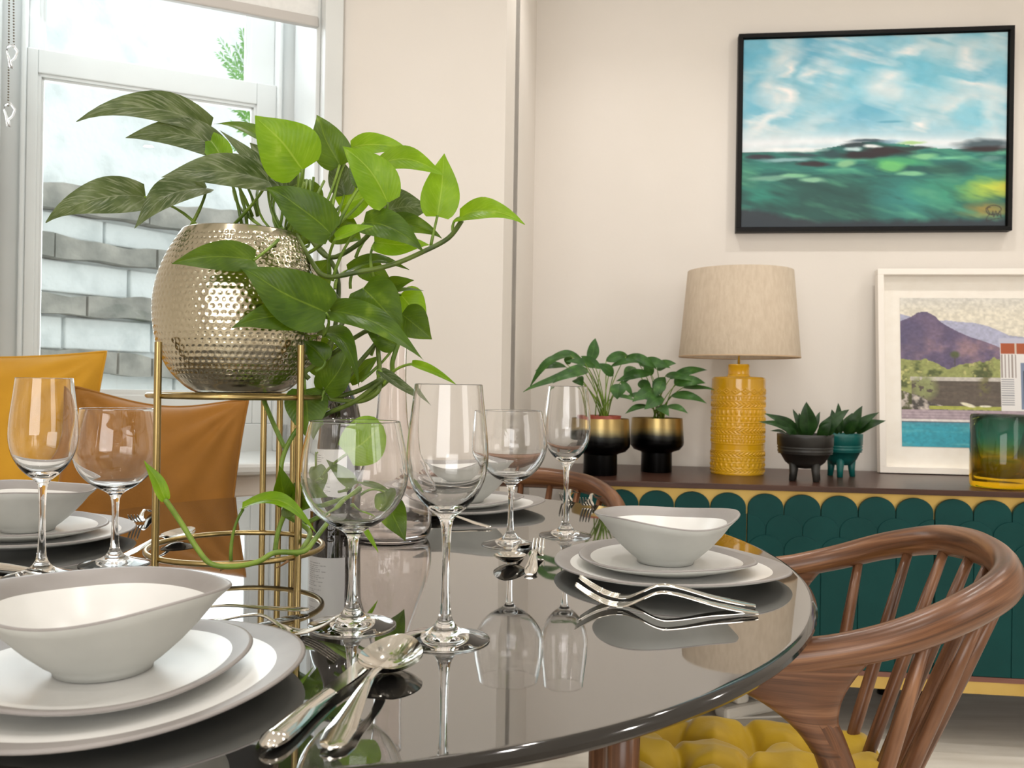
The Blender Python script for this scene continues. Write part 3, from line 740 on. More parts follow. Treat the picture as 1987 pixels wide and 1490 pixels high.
# base px,py,depth | tip px,py,depth | width px | face(1=towards us,0=up) | bow px | fold | kind | stem node px,py,depth
LV = [
 (405,250,1.08, 150,238,1.00, 62, 0.75, 30, .35,'G',(470,440,1.08)),
 (432,292,1.07, 244,264,1.02, 62, 0.75, 16, .25,'G',(480,440,1.08)),
 (520,352,1.04, 312,340,1.00, 66, 0.75, 12, .30,'G',(450,440,1.07)),
 (280,382,1.06, 90,436,1.02, 66, 0.8, 22, .22,'G',(385,440,1.07)),
 (400,366,1.06, 256,436,1.02, 62, 0.6, 14, .30,'G',(370,440,1.07)),
 (434,312,1.05, 388,246,1.07, 46, 0.8, 4, .30,'Y',(490,420,1.08)),
 (468,338,1.09, 440,296,1.10, 34, 0.7, 4, .30,'Y',(500,420,1.09)),
 (578,318,1.08, 412,242,1.06, 40, 0.55, 16, .30,'D',(560,450,1.08)),
 (586,328,1.02, 499,221,1.00, 108, 0.9, 8, .18,'Y',(558,440,1.06)),
 (545,365,1.06, 425,252,1.06, 34, 0.6, 4, .3,'G',(540,450,1.08)),
 (560,362,1.10, 486,275,1.12, 52, 0.8, 6, .3,'G',(555,450,1.1)),
 (659,320,1.10, 609,224,1.10, 66, 0.9, 6, .3,'D',(610,440,1.08)),
 (682,288,1.12, 795,300,1.10, 44, 0.75, 12, .2,'Y',(640,440,1.08)),
 (734,322,1.08, 862,335,1.03, 52, 0.75, 14, .2,'Y',(655,440,1.06)),
 (849,418,1.06, 865,298,1.06, 66, 0.95, 3, .2,'Y',(836,477,1.06)),
 (893,422,1.04, 1015,437,1.00, 50, 0.7, 16, .3,'Y',(880,455,1.05)),
 (752,392,1.02, 668,281,1.02, 74, 0.85, 10, .25,'Y',(735,450,1.05)),
 (722,364,1.09, 680,308,1.10, 52, 0.85, 4, .25,'D',(650,440,1.08)),
 (742,410,1.10, 836,398,1.10, 66, 0.9, 4, .15,'G',(720,450,1.08)),
 (640,452,1.00, 512,368,0.99, 78, 0.85, 12, .25,'D',(600,490,1.05)),
 (652,462,1.01, 724,439,1.00, 30, 0.6, 4, .35,'Y',(640,540,1.06)),
 (707,432,1.03, 822,490,1.01, 58, 0.8, 14, .25,'D',(645,545,1.05)),
 (748,432,1.09, 855,465,1.07, 42, 0.7, 10, .25,'D',(690,500,1.08)),
 (728,470,1.06, 832,480,1.05, 44, 0.85, 4, .2,'Y',(725,540,1.07)),
 (676,524,1.10, 795,516,1.07, 32, 0.6, 10, .3,'D',(650,560,1.08)),
 (747,558,1.09, 803,546,1.07, 32, 0.8, 3, .3,'D',(740,590,1.08)),
 (765,566,1.10, 823,562,1.09, 12, 0.5, 2, .3,'D',(755,590,1.09)),
 (706,560,1.05, 784,645,1.02, 82, 0.9, 5, .2,'D',(690,610,1.06)),
 (778,572,1.12, 826,628,1.12, 60, 0.9, 3, .15,'Y',(750,600,1.10)),
 (780,610,1.09, 838,658,1.08, 62, 0.9, 3, .15,'D',(720,690,1.09)),
 (642,604,1.00, 822,694,0.95, 56, 0.75, 16, .3,'D',(608,640,1.03)),
 (768,668,1.08, 712,640,1.08, 48, 0.85, 3, .2,'D',(700,740,1.08)),
 (632,606,0.98, 462,526,0.95, 100, 0.92, 8, .16,'D',(628,650,1.0)),
 (608,614,1.00, 453,640,0.94, 64, 0.85, 14, .22,'D',(628,655,1.01)),
 (492,505,0.97, 333,511,0.94, 56, 0.85, 10, .25,'D',(540,465,1.02)),
 (612,655,1.04, 697,745,1.00, 44, 0.6, 34, .3,'D',(600,690,1.05)),
 (630,757,1.06, 688,672,1.05, 56, 0.9, 4, .2,'D',(628,790,1.06)),
 (800,706,1.02, 885,745,0.98, 20, 0.6, 5, .4,'Y',(745,745,1.04)),
 (741,722,1.03, 830,789,0.98, 22, 0.6, 3, .4,'G',(735,732,1.04)),
 (592,757,1.06, 600,852,1.05, 72, 0.95, 2, .12,'D',(590,730,1.06)),
 (556,976,1.05, 538,905,1.03, 40, 0.7, 3, .3,'D',(552,1000,1.06)),
 (560,972,1.05, 632,972,1.0, 66, 0.9, 4, .2,'D',(552,1000,1.06)),
 (674,880,1.00, 748,826,1.00, 80, 1.0, 2, .06,'R',(622,928,1.03)),
 (684,947,1.02, 633,890,1.01, 30, 0.8, 3, .3,'D',(655,965,1.04)),
 (608,905,1.05, 622,968,1.05, 36, 0.9, 2, .2,'D',(610,880,1.05)),
 (752,972,1.12, 784,1050,1.10, 48, 0.9, 4, .2,'D',(700,975,1.10)),
 (704,1022,1.10, 734,1072,1.09, 10, 0.6, 3, .4,'Y',(680,1000,1.1)),
 (472,988,0.99, 616,1026,0.97, 34, 0.55, 26, .35,'Y',(448,1095,0.99)),
 (320,968,0.95, 283,892,0.95, 24, 0.8, 3, .4,'Y',(384,1064,0.96)),
 (706,943,1.06, 768,969,1.05, 16, 0.7, 2, .4,'D',(670,965,1.06)),
 (600,470,1.12, 560,395,1.13, 60, 0.85, 4, .25,'D',(590,480,1.1)),
 (650,440,1.13, 700,470,1.13, 60, 0.85, 4, .25,'D',(620,480,1.1)),
 (610,400,1.13, 560,340,1.14, 55, 0.85, 4, .25,'D',(600,470,1.1)),
 (660,400,1.12, 735,372,1.12, 60, 0.85, 4, .25,'Y',(620,470,1.1)),
 (640,720,1.14, 600,640,1.14, 64, 0.9, 4, .2,'D',(640,740,1.12)),
 (668,378,1.11, 650,300,1.12, 46, 0.8, 4, .35,'G',(640,450,1.1)),
 (590,300,1.09, 545,258,1.10, 40, 0.7, 4, .3,'Y',(570,440,1.09)),
 (700,520,1.12, 760,545,1.12, 44, 0.8, 4, .3,'D',(680,560,1.12)),
 (600,560,1.12, 640,500,1.12, 60, 0.85, 4, .25,'D',(620,600,1.12)),
 (630,700,1.03, 590,660,1.03, 44, 0.8, 4, .3,'D',(612,720,1.03)),
 (680,740,1.12, 735,690,1.13, 30, 0.8, 4, .3,'D',(640,760,1.12)),
]
for (bx,by,bd,tx,ty,td,wp,face,bow,fold,kind,node) in LV:
    B = at(bx,by,bd); T = at(tx,ty,td)
    nh = (TOCAM(B)*face + Vector((0,0,1))*(1-face) + Vector((0,0,0.12))).normalized()
    # the bow is meant upwards on screen
    mb = leaf_mb(B, T, pxm(wp, bd)*1.16, nh, bow=pxm(bow, bd)*(0.6+0.6*face) , fold=fold*1.5, tipdrop=pxm(bow*0.5, bd)*0.6, wave=0.02, rnd=(kind=='R'))
    if face > 0.5 and bow > 8:
        # bend the blade upward on screen as well
        k = pxm(bow, bd)*0.8; L_ = (T-B).length; ax = (T-B)/L_
        up = Vector((0,0,1)) - ax*ax.z; up.normalize()
        vs = []
        for p in mb.v:
            t = max(0, min(1, (Vector(p)-B).dot(ax)/L_)); vs.append(tuple(Vector(p) + up*(k*4*t*(1-t)*0.8)))
        mb.v = vs
    o = build('leaf', mb, {'D':M_leafD,'Y':M_leafY,'G':M_leafG,'R':M_leafY}[kind], pothos, world=True)
    nd_ = at(*node); mid = (B + nd_)/2 + (T-B).normalized()*(-0.010) + Vector((0,0,0.006))
    build('petiole', MB().tube(bez(nd_, mid, B, 6), [0.0021]*3+[0.0017]*4, 6), M_stem, o, world=True)
VINES = [
 [(575,455,1.07),(600,500,1.06),(632,536,1.05),(700,527,1.05),(763,513,1.05),(822,488,1.05),(870,462,1.05),(896,428,1.04)],
 [(560,450,1.06),(590,520,1.10),(640,560,1.09),(668,610,1.08),(650,650,1.05),(618,700,1.04),(592,722,1.03),(600,735,1.03)],
 [(590,450,1.08),(650,520,1.09),(655,600,1.09),(640,680,1.08),(628,740,1.07),(632,770,1.07),(690,760,1.07),(740,735,1.05)],
 [(600,460,1.08),(640,500,1.08),(700,470,1.07),(735,430,1.05)],
 [(640,560,1.08),(690,620,1.08),(735,650,1.08),(700,700,1.08),(660,745,1.07),(625,752,1.06)],
 [(640,690,1.09),(720,640,1.09),(735,700,1.07),(735,735,1.06),(733,760,1.05),(700,778,1.06),(650,775,1.07),(630,770,1.07)],
 [(628,770,1.07),(690,778,1.08),(755,735,1.07),(762,700,1.06),(775,660,1.06)],
 [(510,772,1.10),(530,820,1.09),(552,868,1.08)],
 [(640,795,1.09),(600,810,1.08),(565,850,1.07),(546,900,1.06),(550,950,1.06),(566,1000,1.05),(590,1014,1.06),(625,1000,1.07),(680,975,1.09),(700,960,1.09)],
 [(745,735,1.05),(690,778,1.06),(640,800,1.07),(622,810,1.07)],
 [(622,930,1.04),(600,945,1.05),(575,960,1.05),(556,990,1.05),(540,1030,1.05),(534,1068,1.03)],
 [(700,955,1.08),(640,1010,1.05),(612,1045,1.0),(588,1070,0.97),(534,1072,0.96),(500,1090,0.955),(452,1099,0.955),(410,1094,0.955),(384,1066,0.955),(352,1015,0.955),(320,968,0.95)],
 [(555,1000,1.06),(600,1030,1.04),(590,1060,1.0),(575,1075,0.97)],
]
for vn in VINES:
    pts = spline([tuple(at(*q)) for q in vn], 5)
    build('vine', MB().tube(pts, 0.0030, 7), M_stemd if vn[0][1] < 760 else M_stem, pothos, world=True)
for a_, b_, c_ in (((445,1097,.955),(428,1106,.955),(427,1108,.955)),((560,1088,.96),(546,1097,.96),(536,1102,.96)),((735,1,1),)*3):
    if b_[0] == 735: continue
    build('aerial_root', MB().tube([at(*a_), at(*b_), at(*c_)], [0.0016,0.0012,0.0005], 5), mat('root_brown', srgb(122,90,56), 0.7), pothos, world=True)
for i in range(16):   # petioles crowding the mouth of the pot
    x = 470 + i*11 + random.uniform(-4,4); x2 = x + random.uniform(-45, 55)
    build('petiole', MB().tube(bez(at(560+ (x-550)*0.35, 455, 1.08), at((x+x2)/2-8, 420, 1.07), at(x2, 350+random.uniform(-15,30), 1.08+random.uniform(-.03,.05)), 6), 0.0017, 6), M_stem, pothos, world=True)

# ------------------------------------------------------------------ sideboard
SBD = 0.52; SBN = WN
SB0 = Vector((0.169, 2.559-WM*0.169+0.005, 0))            # front left corner on plan
SBL = 2.02; SBT = 0.722
sb = thing('sideboard', 'long teal sideboard with scalloped doors, brass band and dark wooden top', 'sideboard', SB0, WA)
def sbox(name, x0, x1, y0, y1, z0, z1, mt, bevel=0.0, parent=sb, label=None):
    mb = MB(); mb.box(((x0+x1)/2,(y0+y1)/2,(z0+z1)/2), (x1-x0,y1-y0,z1-z0)); o = build(name, mb, mt, parent, smooth=False, bevel=bevel)
    if label: o['label'] = label
    return o
sbox('top', -0.012, SBL+0.012, -0.018, SBD, SBT-0.016, SBT, M_dwood, 0.0015, label='dark walnut top')
sbox('carcass', 0.0, SBL, 0.025, SBD-0.01, 0.20, SBT-0.016, M_dwood)
sbox('brass_panel', 0.0, SBL, 0.006, 0.0249, 0.205, SBT-0.0162, M_gold, label='brass sheet behind the scalloped doors')
sbox('bottom_rail', 0.0, SBL, -0.012, 0.0249, 0.199, 0.213, M_rail, 0.001)
sbox('brass_plinth', 0.01, SBL-0.01, -0.008, 0.02, 0.165, 0.1988, M_gold, label='brass plinth strip')
sbox('bottom_board', 0.0, SBL, 0.0202, SBD-0.01, 0.165, 0.1998, M_dwood)
for x in (0.12, SBL*0.5, SBL-0.12):
    for y in (0.08, SBD-0.07):
        mb = MB(); mb.lathe([(0.012,0),(0.014,0.002),(0.018,0.164)], 16, (x,y,0)); build('foot', mb, M_dark, sb)
ND, NS = 4, 5; DW = SBL/ND; sw = DW/NS
M_groove = M_teal
def tongue(x0, x1, z0, z1, y0, y1, n=14, clipL=None, clipR=None):
    r = (x1-x0)/2; cx = (x0+x1)/2; pts = []
    for i in range(n+1):
        a = PI - PI*i/n; pts.append((cx + r*math.cos(a)*0.992, z1 - r*0.82 + r*0.82*math.sin(a)))
    lo = clipL if clipL is not None else x0; hi = clipR if clipR is not None else x1
    pts = [(min(max(x, lo), hi), z) for x, z in pts]
    poly = [(pts[0][0], z0)] + pts + [(pts[-1][0], z0)]
    out = [poly[0]]
    for q in poly[1:]:
        if abs(q[0]-out[-1][0]) + abs(q[1]-out[-1][1]) > 1e-5: out.append(q)
    return MB().prism(out[::-1], y0, y1)
for d in range(ND):
    x0 = d*DW + 0.0015; x1 = (d+1)*DW - 0.0015
    dr = build('door', MB().box(((x0+x1)/2, 0.001, 0.215+0.21), (x1-x0, 0.008, 0.42)), M_teal, sb, smooth=False)
    ztop = SBT - 0.026; dz = 0.058
    w_ = (x1-x0)/NS
    for rr in range(3):
        y1 = 0.0049 - 0.0001*rr; y0 = -0.006 - 0.0032*rr
        zt = ztop - dz*rr
        if rr % 2 == 0: spans = [(x0+i*w_, x0+(i+1)*w_) for i in range(NS)]
        else: spans = [(x0+(i-0.5)*w_, x0+(i+0.5)*w_) for i in range(NS+1)]
        for (a_, b_) in spans:
            mb = tongue(a_+0.0006, b_-0.0006, 0.2145, zt, y0, y1, clipL=x0, clipR=x1)
            build('scale_panel', mb, M_teal, dr, smooth=False, bevel=0.0011)

def sbw(px, py_or_none, Y): 
    p = hray(px)*Y; return Vector((p.x, p.y, SBT))
# ------------------------------------------------------------------ brass/black planters with peace lilies
def ombre():
    M = mat('brass_to_black_ombre', srgb(190,160,96), 0.3, 0.9); N, L, b = nodes(M)
    tc = N.new('ShaderNodeTexCoord'); sp = N.new('ShaderNodeSeparateXYZ'); L.new(tc.outputs['Object'], sp.inputs[0])
    n = N.new('ShaderNodeTexNoise'); n.inputs['Scale'].default_value = 9; L.new(tc.outputs['Object'], n.inputs['Vector'])
    m1 = N.new('ShaderNodeMath'); m1.operation = 'MULTIPLY_ADD'; L.new(n.outputs[0], m1.inputs[0]); m1.inputs[1].default_value = 0.03; L.new(sp.outputs[2], m1.inputs[2])
    m2 = N.new('ShaderNodeMath'); m2.operation = 'MULTIPLY'; L.new(m1.outputs[0], m2.inputs[0]); m2.inputs[1].default_value = 5.4
    r = ramp(N, [(0.0, srgb(16,15,15)), (0.62, srgb(14,14,15)), (0.70, srgb(58,60,58)), (0.78, srgb(150,138,100)), (0.84, srgb(176,154,104)), (1.0, srgb(170,146,94))])
    L.new(m2.outputs[0], r.inputs[0]); L.new(r.outputs[0], b.inputs['Base Color']); return M
M_omb = ombre()
def planter(px, Y, R, lab, nm):
    base = sbw(px, None, Y)
    t = thing('planter', lab, 'planter', base, 0, 'footed brass and black planters')
    H = 0.172; k = R/0.092
    pr = [(0.0001,0),(0.052*k,0),(0.053*k,0.004),(0.052*k,0.062),(0.056*k,0.065),(0.078*k,0.072),(0.0905*k,0.086),(0.092*k,0.096),(0.0865*k,H),(0.0845*k,H),(0.088*k,0.10),(0.085*k,0.09),(0.0001,0.08)]
    build('body', MB().lathe(pr, 64, closed=False), M_omb, t, ang=0.9)
    return t, base + Vector((0,0,H))
def slim_plant(root_name, lab, centre, leaves, mt, stem_r=0.0016, group=None, cat='plant', wscale=1.0, nurse=None):
    t = thing(root_name, lab, cat, centre)
    if nurse: build('nursery_pot', MB().lathe([(nurse-0.01,-0.07),(nurse,0.006),(nurse-0.003,0.006),(nurse-0.008,-0.012)], 40, closed=False), M_terra, t)
    build('soil', MB().lathe([(0.0001,-0.008),((nurse or 0.07)-0.006,-0.012)], 24, closed=False), M_soil, t)
    for (bx,by,bd,tx,ty,td,wp,bow,face) in leaves:
        B = at(bx,by,bd); T = at(tx,ty,td)
        nh = (TOCAM(B)*face + Vector((0,0,1))*(1-face)+Vector((0,0,.1))).normalized()
        mb = leaf_mb(B, T, pxm(wp,bd)*wscale, nh, bow=pxm(abs(bow),bd)*(1 if bow>0 else 0.3), fold=0.25, heart=0.05, slim=True, tipdrop=pxm(bow,bd)*0.5 if bow>0 else 0, wave=0.015, nu=14, nv=7)
        o = build('leaf', mb, mt, t, world=True)
        root = Vector((centre[0] + random.uniform(-.02,.02), centre[1] + random.uniform(-.02,.02), centre[2]-0.008))
        mid = Vector((root.x*0.7+B.x*0.3, root.y*0.7+B.y*0.3, root.z*0.35+B.z*0.65))
        build('petiole', MB().tube(bez(root, mid, B, 6), [stem_r*1.4,stem_r*1.3,stem_r*1.2,stem_r,stem_r,stem_r*0.9,stem_r*0.8], 6), M_stem, o, world=True)
    return t
ya, yb = 2.68, 2.80
tA, cA = planter(1167, ya, 0.0905, 'brass and black ombre footed planter, left of the pair', 'a')
tB, cB = planter(1276, yb, 0.0855, 'brass and black ombre footed planter beside the yellow lamp', 'b')
lilyA = [(1107,690,2.62,1022,745,2.55,22,18,.5),(1135,705,2.6,1020,765,2.5,18,6,.7),(1098,712,2.64,1040,718,2.6,20,10,.6),(1140,718,2.6,1077,742,2.5,32,12,.7),
 (1145,705,2.7,1157,656,2.72,26,3,1),(1155,712,2.66,1100,700,2.6,22,6,.7),(1165,715,2.68,1127,690,2.7,20,4,.8),(1190,728,2.62,1160,705,2.6,24,5,.8),
 (1176,700,2.7,1222,690,2.74,26,8,.8),(1215,692,2.72,1275,715,2.7,24,12,.7),(1200,745,2.6,1198,774,2.58,34,4,.95),(1185,712,2.7,1250,705,2.68,20,10,.5),
 (1205,740,2.68,1228,768,2.66,14,6,.7),(1190,770,2.66,1232,778,2.6,14,6,.5),(1118,735,2.64,1130,748,2.6,26,5,.8),(1098,705,2.7,1110,690,2.68,18,2,.9),(1130,700,2.7,1062,690,2.66,22,12,.6)]
slim_plant('peace_lily', 'taller peace lily with long arching leaves in the left planter', cA + Vector((0,0,0.003)), lilyA, M_lily, nurse=0.062)
lilyB = [(1262,725,2.75,1195,735,2.7,22,6,.8),(1240,706,2.76,1300,712,2.72,28,10,.7),(1230,712,2.8,1210,742,2.72,26,5,.9),(1275,715,2.78,1310,705,2.74,26,6,.7),(1300,735,2.76,1372,716,2.72,24,8,.6),
 (1310,745,2.74,1368,742,2.7,28,9,.7),(1325,752,2.76,1386,757,2.7,14,5,.6),(1302,768,2.74,1370,780,2.68,24,9,.6),(1292,728,2.78,1340,738,2.7,20,6,.7),(1268,755,2.72,1230,780,2.66,30,6,.8),
 (1285,770,2.70,1250,792,2.64,30,4,.8),(1262,790,2.70,1212,800,2.64,20,6,.5),(1290,790,2.70,1335,800,2.64,20,6,.5),(1275,790,2.68,1300,805,2.62,24,5,.6),(1265,728,2.8,1250,700,2.8,22,4,.9),
 (1285,740,2.72,1272,770,2.68,26,3,.95),(1310,748,2.8,1330,712,2.8,18,4,.8),(1260,775,2.72,1215,768,2.68,20,6,.6),(1270,760,2.76,1290,730,2.78,28,4,.9),(1240,740,2.78,1265,760,2.74,24,4,.8)]
slim_plant('peace_lily', 'shorter bushier peace lily in the planter beside the lamp', cB + Vector((0,0,0.003)), lilyB, M_lily)

# ------------------------------------------------------------------ table lamp
LB = sbw(1433, None, 2.79)
lamp = thing('table_lamp', 'mustard yellow ceramic table lamp with a beige drum shade', 'lamp', LB)
NA, NZ = 420, 260; Hb = 0.302; Rb = 0.0845
th = np.linspace(0, 2*PI, NA, endpoint=False); zz = np.linspace(0, Hb, NZ)
TH, Z = np.meshgrid(th, zz, indexing='ij'); U = TH/(2*PI)
D = np.zeros_like(Z)
def band(z0, z1): return ((Z >= z0) & (Z < z1))
def sm(x): return np.clip(x, 0, 1)
def beads_band(z0, z1, n, amp, rows=1):
    v = (Z-z0)/(z1-z0); k = band(z0, z1)
    return k*amp*np.maximum(0, np.sin(v*PI*rows))*np.maximum(0, np.sin(U*2*PI*n))**0.7
def chev(z0, z1, n, amp, up=True):
    v = (Z-z0)/(z1-z0); k = band(z0, z1); tri = np.abs(v-0.5)*2
    return k*amp*np.maximum(0, np.sin(2*PI*(U*n + (0.9*tri if up else -0.9*tri))))**0.8*sm(8*np.minimum(v, 1-v))
def diam(z0, z1, n, amp):
    v = (Z-z0)/(z1-z0)*2-1; u = (U*n % 1)*2-1; k = band(z0, z1); dd = np.abs(np.abs(u)+np.abs(v)-0.75)
    return k*amp*np.exp(-(dd/0.16)**2) + k*amp*np.exp(-((np.abs(u)+np.abs(v))/0.25)**2)
def ridge(z, amp, w=0.0015): return amp*np.exp(-((Z-z)/w)**2)
D += diam(0.248, 0.272, 18, 0.0018); D += beads_band(0.232, 0.246, 44, 0.0018); D += chev(0.210, 0.228, 40, 0.0020)
D += beads_band(0.184, 0.203, 36, 0.0022); D += beads_band(0.165, 0.181, 36, 0.0022); D += beads_band(0.148, 0.162, 30, 0.0016)
D += chev(0.128, 0.146, 40, 0.0020, False); D += beads_band(0.098, 0.110, 50, 0.0018); D += beads_band(0.112, 0.124, 50, 0.0018)
D += chev(0.056, 0.072, 40, 0.0020, False); D += beads_band(0.040, 0.053, 40, 0.0020); D += beads_band(0.022, 0.037, 30, 0.0026); D += chev(0.006, 0.020, 40, 0.0018)
for z in (0.230,0.246,0.206,0.182,0.163,0.147,0.126,0.096,0.111,0.074,0.054,0.038,0.021,0.004): D += ridge(z, 0.0012)
RR = Rb - 0.001 + D; RR *= np.where(Z > Hb-0.004, 1-((Z-Hb+0.004)/0.004)**2*0.04, 1)
P = np.stack([RR*np.cos(TH), RR*np.sin(TH), Z+0.001], -1); P = np.concatenate([P, P[:1]], 0)
build('ceramic_base', MB().grid(P), M_yellow, lamp)
build('shoulder', MB().lathe([(0.0815,Hb+0.0005),(0.078,Hb+0.004),(0.040,Hb+0.006),(0.0345,Hb+0.009),(0.0335,Hb+0.014),(0.0335,Hb+0.040),(0.031,Hb+0.045),(0.0001,Hb+0.046)], 64, closed=False), M_yellow, lamp)
build('foot_disc', MB().lathe([(0.0001,0.0),(0.083,0.0),(0.0835,0.002)], 64, closed=False), M_yellow, lamp)
build('rod', MB().tube([(0,0,Hb+0.04),(0,0,0.52)], 0.0045, 12), M_chrome, lamp)
z0s = CAMZ + (756-694.5)/FPX*2.79 - SBT; z1s = CAMZ + (756-528)/FPX*2.79 - SBT
build('lamp_shade', MB().lathe([(0.1885,z0s),(0.164,z1s),(0.162,z1s),(0.1865,z0s)], 96, closed=False), M_linen, lamp)
o = build('shade_trim', MB().lathe([(0.1890,z0s-0.001),(0.1888,z0s+0.003),(0.186,z0s+0.003),(0.186,z0s-0.001),(0.1890,z0s-0.001)], 96, closed=False), mat('shade_edge', srgb(176,150,120), 0.7), lamp)
k = MB()
for i in range(3): a = i*2*PI/3; k.tube([(0,0,z1s-0.02),(0.162*math.cos(a),0.162*math.sin(a),z1s-0.004)], 0.0015, 6)
build('spider', k, M_chrome, lamp)

# ------------------------------------------------------------------ small footed pots with strap-leaved plants
def footpot(px, Y, R, H, col, lab, feet, ph):
    b = sbw(px, None, Y)
    t = thing('footed_pot', lab, 'pot', b, 0, 'small footed pots')
    M = noisy('pot_glaze_'+lab.split()[0], col[0], col[1], 9, 0.38)
    fz = H*0.28
    pr = [(0.0001,fz-0.004),(R*0.45,fz),(R*0.70,fz+H*0.12),(R*0.88,fz+H*0.30),(R*0.95,fz+H*0.45)]
    for g in (0.50,0.58,0.64): pr += [(R*(0.955+0.03*(g-0.5)*5)+0.0004,H*(g-0.018)+fz*0.35),(R*(0.955+0.03*(g-0.5)*5)-0.0018,H*g+fz*0.35),(R*(0.96+0.03*(g-0.5)*5)+0.0006,H*(g+0.018)+fz*0.35)]
    pr += [(R*0.995,H*0.93),(R,H),(R-0.004,H),(R*0.9,H*0.85),(0.0001,H*0.80)]
    pr = sorted(pr[:-3], key=lambda q: q[1]) + pr[-3:]
    build('body', MB().lathe(pr, 64, closed=False), M, t)
    for i in range(feet):
        a = ph + 2*PI*i/feet; x, y = R*0.55*math.cos(a), R*0.55*math.sin(a)
        build('foot', MB().tube([(x*0.95,y*0.95,fz+0.022),(x,y,fz*0.6),(x*1.08,y*1.08,0)], [0.014,0.010,0.0085], 12), M, t)
    build('soil', MB().lathe([(0.0001,H*0.88),(R*0.92,H*0.86)], 32, closed=False), M_soil, t)
    return b + Vector((0,0,H))
cC = footpot(1564, 2.60, 0.081, 0.138, (srgb(34,33,31), srgb(46,45,42)), 'charcoal footed pot in front of the teal one', 4, 0.4)
cD = footpot(1634, 2.74, 0.064, 0.134, (srgb(2,84,80), srgb(8,98,94)), 'teal footed pot behind the charcoal one', 3, 0.1)
def straps(name, lab, centre, leaves):
    t = thing(name, lab, 'plant', centre)
    for (bx,by,bd,tx,ty,td,wp,bow,face) in leaves:
        B = at(bx,by,bd); T = at(tx,ty,td)
        nh = (TOCAM(B)*face + Vector((0,0,1))*(1-face)).normalized()
        mb = leaf_mb(B, T, pxm(wp,bd), nh, bow=pxm(bow,bd), fold=0.3, heart=0.0, slim=True, tipdrop=pxm(bow,bd), nu=14, nv=7)
        build('leaf', mb, M_succ, t, world=True)
    return t
straps('strap_leaf_plant', 'low dark green strap-leaved plant in the charcoal pot', cC-Vector((0,0,0.014)), [
 (1552,846,2.60,1490,798,2.55,24,8,.7),(1535,846,2.58,1478,812,2.52,18,8,.6),(1530,846,2.6,1496,832,2.55,10,3,.6),(1560,848,2.58,1551,802,2.56,20,3,.9),(1568,848,2.56,1567,780,2.54,36,3,1),
 (1585,848,2.58,1648,793,2.56,28,12,.8),(1600,846,2.56,1614,806,2.54,34,4,.9),(1555,846,2.64,1541,792,2.66,14,6,.6),(1575,846,2.64,1593,797,2.66,12,6,.6),(1590,848,2.55,1612,820,2.52,24,4,.9),(1545,848,2.57,1520,828,2.54,16,4,.8)])
straps('strap_leaf_plant', 'low dark green strap-leaved plant in the teal pot', cD-Vector((0,0,0.014)), [
 (1632,842,2.72,1624,782,2.72,18,3,.9),(1645,842,2.72,1674,788,2.70,24,5,.8),(1650,842,2.70,1703,798,2.66,20,8,.7),(1662,840,2.70,1714,812,2.64,24,7,.7),(1640,842,2.74,1652,800,2.74,24,3,.9),(1625,842,2.74,1612,795,2.74,22,4,.9),(1640,842,2.70,1668,812,2.66,20,3,.8)])

# ------------------------------------------------------------------ numpy picture helpers
def vnoise(u, v, fx, fy, seed):
    r = np.random.default_rng(seed); gx, gy = int(fx)+3, int(fy)+3; g = r.random((gx, gy))
    x = u*fx; y = v*fy; xi = np.clip(x.astype(int), 0, gx-2); yi = np.clip(y.astype(int), 0, gy-2)
    a = x-xi; b = y-yi; a = a*a*(3-2*a); b = b*b*(3-2*b)
    return g[xi,yi]*(1-a)*(1-b)+g[xi+1,yi]*a*(1-b)+g[xi,yi+1]*(1-a)*b+g[xi+1,yi+1]*a*b
def fbm(u, v, fx, fy, seed, o=4):
    s = 0; w = 0
    for k in range(o): s = s + vnoise(u, v, fx*2**k, fy*2**k, seed+k)*0.5**k; w += 0.5**k
    return s/w
def mixc(C, col, m):
    m = np.clip(m, 0, 1)[..., None]; return C*(1-m) + np.array(col)/255.0*m
def stroke(u, v, cx, cy, lx, ly, ang=0, soft=0.4):
    du = (u-cx); dv = (v-cy)*0.73; ca, sa = math.cos(ang), math.sin(ang)
    a = (du*ca+dv*sa)/lx; b = (-du*sa+dv*ca)/(ly); r = np.sqrt(a*a+b*b)
    return np.clip((1-r)/soft, 0, 1)
# ------------------------------------------------------------------ abstract landscape painting
pTL = at(1438, 66, wallY(0.78)-0.03); pBR = at(1963, 448, wallY(1.63)-0.03); pTR = at(1972, 50, wallY(1.64)-0.03); pBL = at(1428,450, wallY(.77)-0.03)
PW = ((pTR-pTL).xy.length + (pBR-pBL).xy.length)/2; PHt = ((pTL.z-pBL.z)+(pTR.z-pBR.z))/2
pc = (pTL+pBR+pTR+pBL)/4
pq = Vector((pc.x, wallY(pc.x), pc.z-PHt/2))
art = thing('painting', 'abstract seascape painting with blue sky in a slim black frame', 'painting', pq, WA)
fwid, fdep = 0.014, 0.036
for (x0,x1,z0,z1) in ((-PW/2,PW/2,0,fwid),(-PW/2,PW/2,PHt-fwid,PHt),(-PW/2,-PW/2+fwid,fwid,PHt-fwid),(PW/2-fwid,PW/2,fwid,PHt-fwid)):
    mb = MB(); mb.box(((x0+x1)/2, -fdep/2, (z0+z1)/2), (x1-x0, fdep, z1-z0)); build('frame_bar', mb, M_black, art, smooth=False, bevel=0.001)
nu, nv = 380, 270
g = 0.004; cw = PW-2*fwid-2*g; ch = PHt-2*fwid-2*g
u1 = np.linspace(0,1,nu); v1 = np.linspace(0,1,nv); U, V = np.meshgrid(u1, v1, indexing='ij')
n1 = fbm(U, V, 4, 5, 11); n2 = fbm(U, V, 9, 12, 21); n3 = fbm(U*1.0, V, 5, 34, 31); n4 = fbm(U, V, 30, 30, 41, 3)
